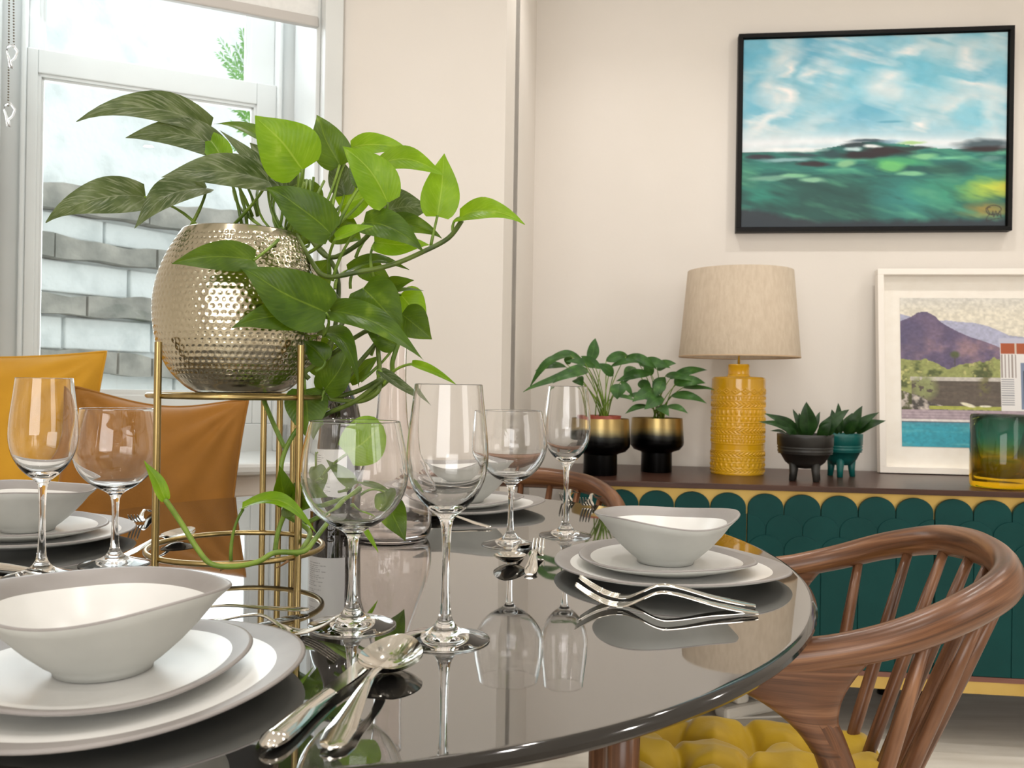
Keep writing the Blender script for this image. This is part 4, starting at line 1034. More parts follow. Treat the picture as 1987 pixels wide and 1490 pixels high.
n5 = fbm((U+V*0.5)/1.5, (V-U*0.4+0.4)/1.4, 8, 30, 71, 4); Uw = U + (n2-0.5)*0.10 + (n1-0.5)*0.10; Vw = V + (n2-0.5)*0.05 + (n5-0.5)*0.10
C = np.ones((nu,nv,3))*np.array([132,192,212])/255
C = mixc(C, (84,164,196), (n1-0.5)*3.0*(V<0.55)); C = mixc(C, (200,216,220), (0.52-n1)*3.2); C = mixc(C, (104,176,200), (n5-0.54)*2.5*(V<0.5)); C = mixc(C, (214,222,226), (0.44-n5)*2.5*(V<0.5)); C = mixc(C, (206,220,226), sm((V-0.40)/0.14)*0.6)
C = mixc(C, (92,176,206), stroke(Uw,Vw,0.02,0.05,0.12,0.10)*0.8); C = mixc(C, (80,170,204), stroke(Uw,Vw,0.05,0.30,0.08,0.09)*0.5)
C = mixc(C, (96,184,210), stroke(Uw,Vw,0.62,0.24,0.30,0.10)*0.6); C = mixc(C, (110,188,212), stroke(Uw,Vw,0.88,0.42,0.12,0.08)*0.7)
for (cx,cy,lx,ly,an,mm) in ((0.16,0.10,0.12,0.07,-0.6,.7),(0.19,0.17,0.06,0.03,-0.6,.9),(0.27,0.19,0.05,0.03,-0.7,.9),(0.12,0.30,0.09,0.07,0.5,.8),(0.18,0.31,0.03,0.03,-0.9,.9),(0.13,0.41,0.10,0.03,-0.55,.8),(0.06,0.47,0.08,0.03,-0.4,.7),
    (0.55,0.25,0.12,0.07,-0.2,.85),(0.60,0.31,0.10,0.05,0.1,.6),(0.63,0.09,0.06,0.025,-0.25,.9),(0.85,0.12,0.07,0.04,0.3,.85),(0.88,0.27,0.14,0.025,0.12,.8),(0.80,0.33,0.16,0.05,0.0,.5),(0.95,0.40,0.04,0.12,0.0,.6),(0.69,0.475,0.035,0.016,-0.05,1),(0.30,0.44,0.16,0.04,-0.3,.4)):
    C = mixc(C, (236,234,234), stroke(Uw,Vw,cx,cy,lx*1.15,ly*1.15,an,0.9)*mm*(0.55+0.9*n5))
C = mixc(C, (88,160,188), stroke(Uw,V,0.57,0.452,0.06,0.006,0,0.5)*0.9)
C = mixc(C, (228,234,240), np.exp(-((V-0.560+0.012*np.sin(U*5))/0.030)**2)*0.9)
# ground
hz = 0.600 - 0.045*np.exp(-((U-0.5)/0.17)**2) + 0.006*(n2-0.5)
G = np.ones((nu,nv,3))*np.array([38,120,108])/255
G = mixc(G, (26,84,82), (n3-0.42)*3.2); G = mixc(G, (110,190,150), (0.46-n3)*3.5*np.exp(-((V-0.66)/0.09)**2))
G = mixc(G, (34,88,80), sm((V-0.73)/0.06)*0.65); G = mixc(G, (28,70,66), stroke(Uw,Vw,0.34,0.90,0.26,0.16)*0.8)
G = mixc(G, (40,140,120), stroke(Uw,Vw,0.08,0.84,0.14,0.06,0.2,.8)*0.8); G = mixc(G, (48,140,136), stroke(Uw,Vw,0.66,0.86,0.20,0.10,-.2,.9)*0.8)
G = mixc(G, (60,160,120), stroke(Uw,Vw,0.82,0.82,0.2,0.08,-.2,.9)*0.7); G = mixc(G, (176,204,72), stroke(Uw,Vw,0.95,0.80,0.15,0.06,-.25,.9)*1.0); G = mixc(G, (206,196,60), stroke(Uw,Vw,1.0,0.79,0.07,0.05,-.3,.9)*0.8)
G = mixc(G, (150,128,58), stroke(Uw,Vw,0.93,0.915,0.12,0.035,-.1,.8)*0.9)
G = mixc(G, (20,60,58), (n5-0.52)*2.2); G = mixc(G, (90,170,130), (0.43-n5)*2.0)
G = mixc(G, (34,42,52), sm((V-(0.955-0.06*np.exp(-(U/0.16)**2)*1.2+0.02*(n4-.5)-0.015*np.clip(U-.7,0,1)))/0.03)*0.95)
C = np.where((V > hz)[..., None], G, C)
for (cx,cy,lx,ly,col,mm) in ((0.07,0.628,0.055,0.010,(40,34,46),.95),(0.24,0.620,0.07,0.008,(40,60,70),.9),(0.34,0.615,0.05,0.018,(30,60,66),.9),(0.44,0.575,0.06,0.012,(34,46,54),.9),(0.50,0.553,0.10,0.007,(40,60,72),.9),
    (0.47,0.628,0.11,0.016,(30,24,30),1),(0.55,0.605,0.10,0.022,(34,26,30),1),(0.27,0.668,0.065,0.010,(36,28,34),1),(0.64,0.585,0.10,0.008,(30,40,44),.9),(0.93,0.580,0.13,0.022,(46,66,76),.9),(0.92,0.603,0.10,0.014,(36,26,30),1),(0.60,0.665,0.12,0.02,(70,170,110),.8),
    (0.43,0.595,0.04,0.010,(200,224,228),.9),(0.50,0.582,0.035,0.007,(224,230,232),1),(0.40,0.667,0.05,0.014,(132,190,140),.9),(0.69,0.632,0.07,0.014,(126,196,140),.9),(0.20,0.727,0.06,0.012,(128,196,150),.9),(0.27,0.752,0.06,0.013,(140,196,160),.9),(0.65,0.725,0.06,0.011,(130,200,150),.9),(0.58,0.690,0.06,0.02,(110,200,110),.8),
    (0.20,0.590,0.14,0.012,(236,238,240),.9),(0.17,0.645,0.12,0.008,(170,206,212),.7),(0.64,0.56,0.06,0.006,(150,200,110),.8),(0.57,0.555,0.05,0.010,(150,186,210),.7),(0.78,0.70,0.12,0.02,(26,70,64),.7),(0.12,0.74,0.10,0.012,(150,200,170),.6),(0.95,0.655,0.05,0.012,(96,150,140),.7)):
    C = mixc(C, col, stroke(U+(n2-.5)*.05+(n4-.5)*.02,V+(n2-.5)*.018+(n5-.5)*.022,cx,cy,lx*1.1,ly*1.15,0,0.55)*mm)
# signature scribble
sx = np.array([.945,.93,.935,.955,.975,.985,.975,.955,.935,.94,.95,.955,.958,.965,.972,.98,.985,.975,.94,.932,.96,.99])
sy = np.array([.905,.91,.935,.945,.935,.915,.90,.895,.905,.93,.945,.925,.955,.925,.950,.925,.955,.94,.945,.975,.965,.96])
sp_ = spline(list(zip(sx, sy)), 10)
S_ = np.zeros((nu,nv))
for (x,y) in sp_: S_ = np.maximum(S_, np.exp(-(((U-x)*cw/0.0015)**2+((V-y)*ch/0.0015)**2)))
C = mixc(C, (40,34,34), S_*0.95)
C = 1-(1-C)*0.94
C *= (0.97+0.06*n4)[..., None]
P = np.zeros((nu,nv,3)); P[...,0] = -cw/2 + cw*U; P[...,2] = fwid+g+ch*(1-V); P[...,1] = -0.024 - 0.0006*n3
colour_grid('canvas', P, C, attr_mat('oil_paint', 0.45), art)
mb = MB(); mb.box((0,-0.011,PHt/2),(PW-2*fwid,0.02,PHt-2*fwid)); build('stretcher', mb, M_black, art, smooth=False)

# ------------------------------------------------------------------ white framed poster leaning on the wall
xl = hray(1702)*2.90; FW_, FH_ = 0.92, 0.676
fr0 = Vector((xl.x, 0, SBT)); fr0.y = wallY(fr0.x) - 0.085
pos = bpy.data.objects.new('framed_poster', None); COL.objects.link(pos)
tag(pos, 'white box-framed poster of a desert pool house leaning on the wall', 'picture')
lean = math.atan2(0.062, FH_)
pos.location = fr0; pos.rotation_euler = (Matrix.Rotation(WA,3,'Z') @ Matrix.Rotation(-lean,3,'X')).to_euler()
M_fw = mat('white_frame', srgb(240,234,226), 0.35)
fb, fd = 0.020, 0.034
for (x0,x1,z0,z1) in ((0,FW_,0,fb),(0,FW_,FH_-fb,FH_),(0,fb,fb,FH_-fb),(FW_-fb,FW_,fb,FH_-fb)):
    mb = MB(); mb.box(((x0+x1)/2, -fd/2, (z0+z1)/2), (x1-x0, fd, z1-z0)); build('frame_bar', mb, M_fw, pos, smooth=False, bevel=0.001)
mb = MB(); mb.box((FW_/2,-0.003,FH_/2),(FW_-2*fb,0.004,FH_-2*fb)); o = build('mount', mb, noisy('mount_board', srgb(238,232,222), srgb(241,236,227), 30, 0.8), pos, smooth=False); o['label'] = 'cream mount board'
# print
px0, pw, pz0, ph_ = 0.078, 0.62, 0.088, 0.495
nu, nv = 330, 270
u1 = np.linspace(0,1,nu); v1 = np.linspace(0,1,nv); U, V = np.meshgrid(u1, v1, indexing='ij')
# coordinates: X in zoom pixels of the photo crop (260..), Y 242..1228 -> 0..1
def X_(z): return (z-262)/1270.0
def Y_(z): return (z-243)/985.0
n1 = fbm(U,V,12,12,51); n2 = fbm(U,V,40,40,61,3); n3 = fbm(U,V,6,50,71,3)
C = np.ones((nu,nv,3))*np.array([222,216,200])/255; C = mixc(C,(206,204,198), sm((0.12-V)/0.12)*0.8+ (n1-.5)*.4*(V<.2))
def poly(xs, ys): return np.interp(U[:,0], [X_(x) for x in xs], [Y_(y) for y in ys])[:, None]
far = poly([260,300,480,560,640,740,830,900,960,1100,1300,1532],[350,362,400,392,402,408,430,460,490,505,470,440])
C = mixc(C,(170,172,196), (V > far)*1.0)
mt_ = poly([260,330,375,410,440,490,520,570,640,720,800,880,960,1100],[400,372,342,335,338,365,400,432,470,505,530,560,600,640])
MC = np.ones((nu,nv,3))*np.array([112,98,124])/255
MC = mixc(MC,(160,130,134), sm((n1-.45)*4)*np.clip((V-Y_(430))/0.15,0,1)*0.8); MC = mixc(MC,(84,78,108), sm((0.5-n1)*4)*0.6); MC = mixc(MC,(84,80,112), stroke(U,V,X_(330),Y_(520),0.10,0.13)*.6)
C = np.where((V > mt_)[...,None], MC, C)
C = mixc(C,(84,92,62), stroke(U,V,X_(612),Y_(620),0.03,0.022,0,.5)); C = mixc(C,(84,80,80), (np.abs(U-X_(612))<0.003)*(V>Y_(630))*(V<Y_(690))*1.0)
tr = poly([260,300,350,430,480,530,560,620,680,740,800,860,900,1532],[650,655,660,650,672,700,720,695,680,665,668,640,650,640]) + (n2-.5)*0.02
TC_ = np.ones((nu,nv,3))*np.array([150,156,96])/255; TC_ = mixc(TC_,(84,94,56), sm((n1-.5)*6+ (n2-.5)*2)); TC_ = mixc(TC_,(186,184,120), sm((n2-.62)*8))
C = np.where((V > tr)[...,None], TC_, C)
WC = np.ones((nu,nv,3))*np.array([92,84,76])/255; WC = mixc(WC,(120,104,92), sm((n3-.4)*2)*.5)
wall = (V > Y_(795))*(V < Y_(962))*(U > X_(330+0))
C = np.where(wall[...,None], WC, C)
C = mixc(C,(196,190,182), ((V > Y_(770))*(V < Y_(795))*(U > X_(320)))*1.0)
C = mixc(C,(140,146,100), stroke(U,V,X_(410),Y_(840),0.085,0.075,0,.5)*(n2>.4)); C = mixc(C,(112,108,70), stroke(U,V,X_(800),Y_(800),0.04,0.16,.2,.8)*(n2>.52)*.8)
rk = (V > poly([262,300,340,380,420,460,520,560,1532],[860,872,885,895,920,940,955,970,990]))*(U < X_(560))*(V<Y_(985))
RC = np.ones((nu,nv,3))*np.array([150,142,136])/255; RC = mixc(RC,(80,76,72), sm((n2-.5)*8)); RC = mixc(RC,(196,186,176), sm((0.42-n2)*8))
C = np.where(rk[...,None], RC, C); C = mixc(C,(80,84,50), (rk*(U<X_(330)))*sm((n2-.35)*6)*.9)
C = mixc(C,(168,172,84), ((V>Y_(960))*(V<Y_(982))*(U>X_(440)))*1.0)
C = mixc(C,(232,226,200), stroke(U,V,X_(690),Y_(950),0.045,0.010,.25,.3)); C = mixc(C,(224,220,200), stroke(U,V,X_(800),Y_(957),0.035,0.006,0,.3))
DC = np.ones((nu,nv,3))*np.array([176,160,168])/255; DC = mixc(DC,(146,130,142), (np.sin(V*320)>0.2)*.5)
C = np.where(((V>Y_(984))*(V<Y_(1046)))[...,None], DC, C)
C = mixc(C,(226,220,216), ((V>=Y_(1046))*(V<Y_(1062)))*1.0); C = mixc(C,(90,110,124), ((V>=Y_(1062))*(V<Y_(1068)))*1.0)
PC = np.ones((nu,nv,3))*np.array([58,158,178])/255; PC = mixc(PC,(110,190,196), sm((n3-.45)*3)*.6); PC = mixc(PC,(70,140,160), sm((Y_(1100)-V)/0.03)*.7)
C = np.where((V>=Y_(1068))[...,None], PC, C)
NZ_ = fbm(U,V,70,70,91,2)
C = C*(0.90+0.20*NZ_)[...,None]
# pool house
C = mixc(C,(226,224,222), ((U>X_(900))*(V>Y_(545))*(V<Y_(984)))*1.0)
C = mixc(C,(188,190,208), ((U>X_(895))*(V>Y_(508))*(V<Y_(543)))*1.0); C = mixc(C,(166,84,50), ((U>X_(903))*(V>Y_(543))*(V<Y_(612)))*1.0)
C = mixc(C,(206,190,176), ((U>X_(993))*(U<X_(1004))*(V>Y_(543))*(V<Y_(612)))*1.0)
C = mixc(C,(140,128,122), ((U>X_(905))*(V>Y_(616))*(V<Y_(770))*(np.sin((U-X_(905))*2*PI*1270/22)>0.3)*(U<X_(1000)))*.8)
C = mixc(C,(150,152,158), ((U>X_(905))*(U<X_(985))*(V>Y_(775))*(V<Y_(955))*(np.sin((V-Y_(775))*2*PI*985/15)>0.0))*.9)
C = mixc(C,(120,134,160), ((U>X_(1030))*(V>Y_(670))*(V<Y_(975)))*1.0); C = mixc(C,(64,72,84), ((U>X_(1045))*(V>Y_(720))*(V<Y_(940)))*1.0)
P = np.zeros((nu,nv,3)); P[...,0] = px0+pw*U; P[...,2] = pz0+ph_*(1-V); P[...,1] = -0.0062
colour_grid('print', P, C, attr_mat('photo_print', 0.5), pos)

# ------------------------------------------------------------------ coloured glass vase
vb = sbw(1944, None, 2.50)
vase = thing('glass_vase', 'thick green and amber glass vase at the right end of the sideboard', 'vase', vb)
def vmat(name, stops, sc):
    M = mat(name, (1,1,1,1), 0.02, trans=0.93, ior=1.4); N, L, b = nodes(M)
    tc = N.new('ShaderNodeTexCoord'); sp = N.new('ShaderNodeSeparateXYZ'); L.new(tc.outputs['Object'], sp.inputs[0])
    m2 = N.new('ShaderNodeMath'); m2.operation = 'MULTIPLY'; L.new(sp.outputs[2], m2.inputs[0]); m2.inputs[1].default_value = sc
    r = ramp(N, stops); L.new(m2.outputs[0], r.inputs[0]); L.new(r.outputs[0], b.inputs['Base Color']); return M
VH = 0.207
build('body', MB().lathe([(0.0001,0),(0.074,0),(0.079,0.004),(0.080,0.012),(0.080,VH-0.006),(0.077,VH),(0.073,VH-0.004),(0.070,VH-0.03),(0.056,0.07),(0.052,0.03),(0.0001,0.026)], 72, closed=False),
      vmat('green_amber_glass', [(0.0,srgb(236,184,20)),(0.36,srgb(226,192,48)),(0.46,srgb(150,160,70)),(0.62,srgb(104,166,152)),(0.8,srgb(84,150,134)),(1,srgb(84,124,100))], 1/VH), vase)
build('inner_core', MB().lathe([(0.0001,0.027),(0.051,0.030),(0.0535,0.072),(0.052,0.074),(0.0001,0.074)], 48, closed=False), mat('green_core', srgb(96,140,20), 0.15, trans=0.5), vase)

# ------------------------------------------------------------------ dining chairs
def make_chair(lab):
    t = thing('dining_chair', lab, 'chair', (0,0,0), 0, 'walnut spindle-back chairs')
    # plan: forward +y. horseshoe rail from left arm tip round the back to right arm tip
    half = [(0.248,0.219,0.633),(0.255,0.140,0.641),(0.262,0.047,0.652),(0.266,-0.037,0.668),(0.262,-0.121,0.691),(0.237,-0.200,0.721),(0.178,-0.265,0.745),(0.092,-0.295,0.754),(0.0,-0.302,0.756)]
    pts = half + [(-x,y,z) for x,y,z in half[:-1][::-1]]
    c = spline(pts, 6); n = len(c)
    rad = []; ecc = []
    for i in range(n):
        f = abs(i/(n-1)-0.5)*2           # 1 at tips, 0 at back
        rad.append(0.019 + 0.004*(1-f)); 
        w = np.interp(f, [0,0.35,0.6,0.75,1], [0.80,0.95,1.0,1.05,0.8]); h = np.interp(f, [0,0.35,0.6,0.75,1], [1.25,1.1,1.0,1.25,0.9])
        ecc.append((w, h))
    build('top_rail', MB().tube(c, rad, 16, ecc=ecc), M_wood, t)
    for s in (-1, 1):
        # rear leg with its flared joint under the arm
        mb = MB(); lv = []
        for q_ in range(13):
            f = q_/12; z = 0.545 + 0.104*f; hl = 0.0225 + 0.086*f**2.3; hw = 0.0222 - 0.003*f
            cyy = -0.052 + 0.060*f; lv.append([(s*(0.257+0.006*f) + hw*math.cos(a)*(1 if abs(math.cos(a))<1 else 1), cyy + hl*math.sin(a), z - f*hl*math.sin(a)*0.17) for a in [2*PI*k/24 for k in range(24)]])
        o_ = len(mb.v)
        for ring_ in lv: mb.v += ring_
        for a_ in range(len(mb.v)): mb.uv[a_] = (mb.v[a_][1]*1.0 + mb.v[a_][2]*0.5, mb.v[a_][2]*0.7)
        for q_ in range(12):
            for k in range(24): mb.f.append((q_*24+k, q_*24+(k+1)%24, (q_+1)*24+(k+1)%24, (q_+1)*24+k)); mb.m.append(0)
        build('arm_joint', mb, M_wood, t)
        build('leg', MB().tube(spline([(s*0.2585,-0.032,0.59),(s*0.257,-0.052,0.55),(s*0.252,-0.095,0.42),(s*0.247,-0.15,0.22),(s*0.25,-0.21,0.0)],5), [0.0215]*9+[0.0208]*6+[0.017]*6, 14), M_wood, t)
        build('leg', MB().tube([(s*0.250,0.200,0.640),(s*0.246,0.203,0.44),(s*0.24,0.215,0.0)], [0.0215,0.021,0.015], 14), M_wood, t)
    # spindles
    m_ = 9
    for i in range(m_):
        f = -1 + 2*i/(m_-1)
        a = f*1.06
        k = np.argmin([abs(math.atan2(p[0], -(p[1]+0.02)) - a) for p in c]); p = c[k]
        bx = f*0.172; by = -0.140 + 0.05*abs(f)**2
        top = Vector((p[0], p[1], p[2]-0.006)); b_ = Vector((bx, by, 0.338))
        build('spindle', MB().tube([b_, b_.lerp(top,.3), b_.lerp(top,.7), top], [0.0085,0.0105,0.0100,0.0075], 12), M_wood, t)
    # seat frame
    q = []
    for i in range(48):
        a = 2*PI*i/48; ca, sa = math.cos(a), math.sin(a)
        q.append((0.243*np.sign(ca)*abs(ca)**0.6, 0.0+0.220*np.sign(sa)*abs(sa)**0.6))
    mb = MB(); mb.add([(x,y,0.315) for x,y in q]+[(x,y,0.350) for x,y in q], [tuple(reversed(range(48))), tuple(range(48,96))]+[(i,(i+1)%48,(i+1)%48+48,i+48) for i in range(48)])
    build('seat', mb, M_wood, t, smooth=False, bevel=0.006)
    return t
ch1 = make_chair('walnut spindle-back armchair with yellow cushion at the right of the table')
ch1.location = (0.405, 1.339, 0); ch1.rotation_euler = (0, 0, math.radians(77))
ch2 = dup(ch1, (-0.025, 1.955, 0), math.radians(180-10), 'walnut spindle-back armchair at the far side, mostly hidden by the glasses')
def seat_cushion(loc, rz, lab):
    n = 90; u = np.linspace(-1,1,n); U, V = np.meshgrid(u, u, indexing='ij')
    q = 0.5; X = U*0.216*(1-0.05*V*V); Y = V*0.212*(1-0.05*U*U)
    edge = np.clip(1-np.maximum(np.abs(U),np.abs(V)),0,1)
    prof = (1-(1-np.clip(edge/0.22,0,1))**2.2)**0.5
    H = 0.048*prof
    tuf = [(x,y) for x in (-0.56,0,0.56) for y in (-0.56,0,0.56)]
    dep = np.zeros_like(U)
    for (x,y) in tuf: dep = np.maximum(dep, np.exp(-(((U-x)**2+(V-y)**2)/0.010)) + 0.62*np.exp(-(((U-x)**2+(V-y)**2)/0.07)))
    cre = np.zeros_like(U)
    for x in (-0.56,0,0.56):
        w1 = 0.05*np.sin(V*8+x*5); w2 = 0.05*np.sin(U*8+x*7)
        cre = np.maximum(cre, np.exp(-((U-x-w1)/0.045)**2)); cre = np.maximum(cre, np.exp(-((V-x-w2)/0.045)**2))
    nz = np.array([mnoise.noise(Vector((a*4,b*4,0))) for a,b in zip(U.ravel(),V.ravel())]).reshape(U.shape)
    H = H - prof*(0.034*np.clip(dep,0,1) + 0.014*cre) + prof*0.006*nz
    mb = MB(); P = np.stack([X,Y,0.030+H],-1); mb.grid(P)
    P2 = np.stack([X,Y,0.030-0.030*prof],-1); mb.grid(P2, flip=True)
    o = build('seat_cushion', mb, M_seat); o.location = loc; o.rotation_euler = (0,0,rz); tag(o, lab, 'cushion', 'tufted seat cushions'); 
    return o
sc1 = seat_cushion((0.374, 1.322, 0.3508), ch1.rotation_euler[2], 'tufted yellow velvet seat cushion on the right chair')
sc2 = sc1.copy(); COL.objects.link(sc2); sc2.location = (-0.025, 1.945, 0.3508); sc2.rotation_euler = ch2.rotation_euler; sc2['label'] = 'tufted yellow velvet seat cushion on the far chair'

# ------------------------------------------------------------------ bench and cushions
bc = W0 + AX*(-0.76) - TX*0.27
bench = thing('bench', 'upholstered window bench behind the table, under the cushions', 'bench', (bc.x, bc.y, 0), A25)
build('base', MB().box((0,0,0.18),(1.0,0.40,0.36)), M_white, bench, smooth=False, bevel=0.004)
build('seat_pad', MB().box((0,0,0.415),(1.0,0.44,0.11)), M_mustard, bench, smooth=False, bevel=0.02)
def throw_cushion(w, h, th_, mt, lab, loc, rz, tilt, roll, seed, taper=0.0, sag=0.0):
    n = 60; u = np.linspace(-1,1,n); U, V = np.meshgrid(u, u, indexing='ij')
    pin = 1-0.075*(1-np.abs(V)**2.0); pin2 = 1-0.075*(1-np.abs(U)**2.0)
    X = U*w/2*pin*(1-taper*V); Zc = V*h/2*pin2 - sag*(V+1)/2*np.sin((U+1)*PI/2)**2*(1+0.4*U)
    pr = np.maximum(0, (1-np.abs(U)**2.4)*(1-np.abs(V)**2.4))**0.55
    nz = np.array([mnoise.fractal(Vector((a*2.2+seed,b*2.2,seed)),1.0,2.0,3) for a,b in zip(U.ravel(),V.ravel())]).reshape(U.shape)
    # folds that radiate from the corners
    fd_ = np.zeros_like(U)
    for sx_ in (-1,1):
        for sz_ in (-1,1):
            dx, dz = 1-U*sx_, 1-V*sz_; ang = np.arctan2(dz, dx); rr = np.hypot(dx, dz)
            fd_ += np.sin(ang*14+seed*3)*np.exp(-rr/0.55)*np.minimum(1, rr*3)
    T = th_/2*pr*(1+0.10*nz) + 0.016*fd_*pr**0.5
    mb = MB(); mb.grid(np.stack([X,-T,Zc+h/2],-1)); mb.grid(np.stack([X,T*0.8,Zc+h/2],-1), flip=True)
    o = bpy.data.objects.new('cushion', None); COL.objects.link(o); tag(o, lab, 'cushion')
    o.location = loc; o.rotation_euler = (Matrix.Rotation(rz,3,'Z') @ Matrix.Rotation(-tilt,3,'X') @ Matrix.Rotation(roll,3,'Y')).to_euler()
    build('cover', mb, mt, o)
    ring = [(X[i,0],0,Zc[i,0]+h/2) for i in range(n)]+[(X[-1,j],0,Zc[-1,j]+h/2) for j in range(1,n)]+[(X[i,-1],0,Zc[i,-1]+h/2) for i in range(n-2,-1,-1)]+[(X[0,j],0,Zc[0,j]+h/2) for j in range(n-2,0,-1)]
    build('piping', MB().tube(ring, 0.0032, 6, loop=True), mt, o)
    return o
pm = at(14, 690, 1.97)
throw_cushion(0.60, 0.60, 0.16, M_mustard, 'mustard yellow velvet cushion in front of the window at far left', (pm.x-0.06, 1.83, 0.474), A25-0.12, 0.25, 0.0, 1.3)
pa = at(318, 760, 1.93)
throw_cushion(0.41, 0.50, 0.16, M_amber, 'amber brown velvet cushion leaning beside the window sill', (pa.x-0.045, 1.86, 0.474), 0.05, 0.22, 0.06, 4.1, taper=0.06, sag=0.012)

# ------------------------------------------------------------------ cutlery
def strip(path, widths, thick, crown_=0.0, n=6):
    """ribbon with thickness along a path of (x,z); y is across"""
    mb = MB(); k = len(path); P = np.zeros((k, n+1, 3)); Q = np.zeros((k, n+1, 3))
    for i in range(k):
        for j in range(n+1):
            v = -1+2*j/n
            P[i,j] = (path[i][0], v*widths[i]/2, path[i][1]+thick[i]*(0.35+0.65*(1-v*v))*1.0); Q[i,j] = (path[i][0], v*widths[i]/2, path[i][1]-thick[i]*0.35*(1-v*v))
    mb.grid(P); mb.grid(Q, flip=True)
    for (a,b) in ((0,0),(k-1,k-1)):
        o = len(mb.v); mb.v += [tuple(x) for x in P[a]] + [tuple(x) for x in Q[a]]
        for j in range(n): mb.f.append((o+j,o+j+1,o+n+1+j+1,o+n+1+j)); mb.m.append(0)
    for j in (0, n):
        o = len(mb.v); mb.v += [tuple(x) for x in P[:,j]] + [tuple(x) for x in Q[:,j]]
        for i in range(k-1): mb.f.append((o+i,o+i+1,o+k+i+1,o+k+i)); mb.m.append(0)
    return mb
def si(t, xs, ys):
    sp = np.array(spline(list(zip(xs, ys)), 12)); return np.interp(t, sp[:,0], sp[:,1])
def spoon_mb(Ln=0.212, bw=0.051, bl=0.078):
    hl = Ln-bl
    t = np.linspace(0, 1, 34)**1.5; xs = t*hl
    w = np.interp(t**0.999, [0,0.006,0.02,0.05,0.18,0.45,0.8,1], [0.003,0.009,0.014,0.0185,0.021,0.013,0.0062,0.0085]); z = si(t, [0,0.3,0.7,0.9,1],[0.002,0.006,0.014,0.0145,0.0118]); th_ = np.interp(t,[0,0.2,0.7,1],[0.0022,0.0030,0.0028,0.0016])
    mb = strip(list(zip(xs, z)), w, th_)
    n = 20; P = np.zeros((n,13,3)); Q = np.zeros((n,13,3))
    for i in range(n):
        s_ = i/(n-1); x = hl + bl*s_; hw = bw/2*(max(0,math.sin(PI*min(1,(s_*0.97+0.03))**0.85)))**0.55 + 0.0008
        for j in range(13):
            v = -1+2*j/12; d = 0.0105*(1-(2*s_-0.95)**2*0.9)*(1-v*v) if 0 < i < n-1 else 0
            zr = 0.0115 + 0.006*s_*s_
            P[i,j] = (x, v*hw, zr - max(0,d)); Q[i,j] = (x, v*hw*1.01, zr - max(0,d) - 0.0013)
    mb.grid(P); mb.grid(Q, flip=True)
    return mb
def fork_mb(Ln=0.195, hw_=0.024):
    tl = 0.046; hd = 0.024; hl = Ln-tl-hd
    xs = np.linspace(0, hl+hd, 26); t = xs/(hl+hd)
    w = np.interp(t, [0,0.05,0.18,0.45,0.74,0.84,0.92,1], [0.010,0.018,0.020,0.012,0.0062,0.010,0.021,hw_]); z = si(t, [0,0.3,0.56,0.70,0.84,0.93,1],[0.0015,0.008,0.0165,0.0175,0.0085,0.0035,0.003]); th_ = np.interp(t,[0,0.2,0.7,1],[0.0020,0.0028,0.0026,0.0012])
    mb = strip(list(zip(xs, z)), w, th_)
    for k in range(4):
        yy = -hw_/2 + hw_*(k+0.5)/4
        pts = []; 
        for i in range(8):
            s_ = i/7; pts.append((hl+hd-0.001+tl*s_, yy*(1-0.05*s_), 0.003+0.020*s_**1.7))
        mb.tube(pts, [0.0018]*6+[0.0015,0.0008], 8, ecc=[(1.1,0.7)]*8)
    return mb
def knife_parts(Ln=0.225):
    hl = Ln*0.45
    t = np.linspace(0, 1, 26)**1.5; xs = t*hl
    w = np.interp(t,[0,0.015,0.05,0.12,0.3,0.8,1],[0.004,0.0105,0.0150,0.0185,0.019,0.0135,0.0125]); th_ = np.interp(t,[0,0.02,0.1,0.6,1],[0.0015,0.004,0.0075,0.0070,0.0045])
    h = strip([(x, 0.003) for x in xs], w, th_)
    n = 14; up, lo = [], []
    for i in range(n):
        s_ = i/(n-1); x = hl + (Ln-hl)*s_
        up.append((x, 0.0062 - (0.006 if s_ > 0.8 else 0)*((s_-0.8)/0.2 if s_>0.8 else 0))); lo.append((x, -0.0062-0.0035*math.sin(min(1,s_*1.3)*PI*0.9)+ (0.010*((s_-0.72)/0.28)**1.6 if s_>0.72 else 0)))
    poly = up + lo[::-1]; b_ = MB(); n2 = len(poly)
    b_.add([(x,y,0.0035) for x,y in poly]+[(x,y,0.0052) for x,y in poly], [tuple(reversed(range(n2))), tuple(range(n2,2*n2))]+[(i,(i+1)%n2,(i+1)%n2+n2,i+n2) for i in range(n2)])
    return h, b_
proto = {}
def cutlery(kind, e0, e1, lab, group=None, small=False):
    """e0 handle end, e1 other end (world xy)"""
    key = (kind, small); d = (e1-e0); rz = math.atan2(d.y, d.x)
    if key not in proto:
        if kind == 'knife':
            t = thing('table_knife', lab, 'knife'); h, b_ = knife_parts(); build('handle', h, M_steel, t, ang=0.7); build('blade', b_, M_steel, t, smooth=False)
        else:
            nm = {'spoon':'spoon','fork':'fork'}[kind]; f = 0.84 if small else 1
            mb = spoon_mb() if kind == 'spoon' else fork_mb()
            mb.v = [(x*f,y*f,z*f) for x,y,z in mb.v]
            t = build(nm, mb, M_steel, ang=0.9)
            if kind == 'fork': pass
        proto[key] = t
    else: t = dup(proto[key])
    t.location = (e0.x, e0.y, TZ+0.0008); t.rotation_euler = (0,0,rz); t['label'] = lab; t['category'] = kind
    t['group'] = 'cutlery on the table'
    return t
def gz(px, py): return onz(px, py, TZ+0.004)
cutlery('knife', gz(516,1450), gz(706,1288), 'table knife in the foreground, left of the soup spoon')
cutlery('spoon', gz(640,1450), gz(778,1264), 'soup spoon in the foreground below the tall glass')
cutlery('fork', gz(1471,1187), gz(1146,1170), 'nearer fork of the pair in front of the right plate stack')
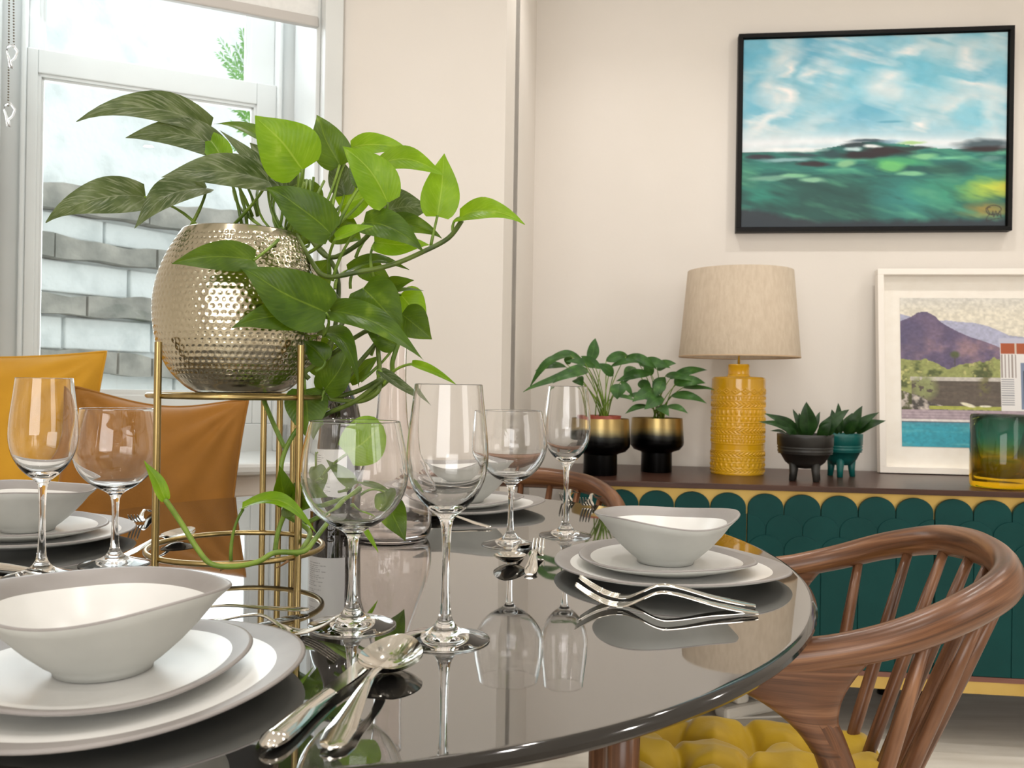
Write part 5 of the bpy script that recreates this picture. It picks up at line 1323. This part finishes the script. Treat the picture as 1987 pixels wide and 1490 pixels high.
cutlery('fork', gz(1466,1173), gz(1112,1151), 'farther fork of the pair in front of the right plate stack')
cutlery('spoon', gz(1022,1052), gz(978,1100), 'dessert spoon lying tip towards us, left of the right plates', small=True)
cutlery('fork', gz(1028,1112), gz(1050,1056), 'dessert fork with tines pointing away, left of the right plates', small=True)
cutlery('fork', gz(350,1207), gz(600,1226), 'dessert fork just behind the foreground plate stack', small=True)
cutlery('spoon', gz(600,1180), gz(428,1194), 'dessert spoon just behind the foreground plate stack', small=True)
cutlery('fork', onz(1118,958,TZ), onz(1068,1002,TZ), 'left fork of the pair right of the far plate stack')
cutlery('fork', onz(1162,966,TZ), onz(1118,1002,TZ), 'right fork of the pair right of the far plate stack')
cutlery('knife', onz(800,948,TZ), onz(884,1006,TZ), 'table knife left of the far plate stack')
cutlery('spoon', onz(952,1026,TZ), onz(872,1014,TZ), 'dessert spoon in front of the far plate stack', small=True)
cutlery('fork', gz(300,990), gz(252,1021), 'dessert fork beside the left plate stack', small=True)
cutlery('spoon', gz(236,1078), gz(356,1040), 'spoon inside the curve of the brass stand ring at left', small=True)
cutlery('knife', gz(-60,1096), gz(60,1108), 'table knife in front of the left plate stack')

# ------------------------------------------------------------------ power strip on the floor
def fl(px, py): return onz(px, py, 0.0)
pA, pB = fl(1412, 1392), fl(1540, 1366)
d = pB-pA; ps = thing('power_strip', 'white power strip with plugs on the floor under the sideboard', 'power strip', (pA+pB)/2, math.atan2(d.y, d.x))
Ls = d.length+0.06
build('housing', MB().box((0,0,0.02),(Ls,0.06,0.04)), M_porc, ps, smooth=False, bevel=0.012)
for i in range(3):
    x = -Ls/2+0.07+i*0.075
    build('plug', MB().box((x,0,0.066),(0.05,0.05,0.05)), M_porc, ps, smooth=False, bevel=0.012)
build('cable', MB().tube(spline([(-0.0,-0.02,0.085),(0.05,-0.05,0.08),(0.07,-0.06,0.03),(0.05,-0.07,0.004),(-0.1,-0.03,0.004),(-0.35,0.06,0.004),(-0.5,0.1,0.004)],6), 0.0035, 8), M_porc, ps)
build('cable', MB().tube(spline([(-0.06,0.01,0.09),(-0.12,0.05,0.09),(-0.2,0.06,0.02),(-0.32,0.1,0.004),(-0.5,0.05,0.004)],6), 0.003, 8), M_black, ps)
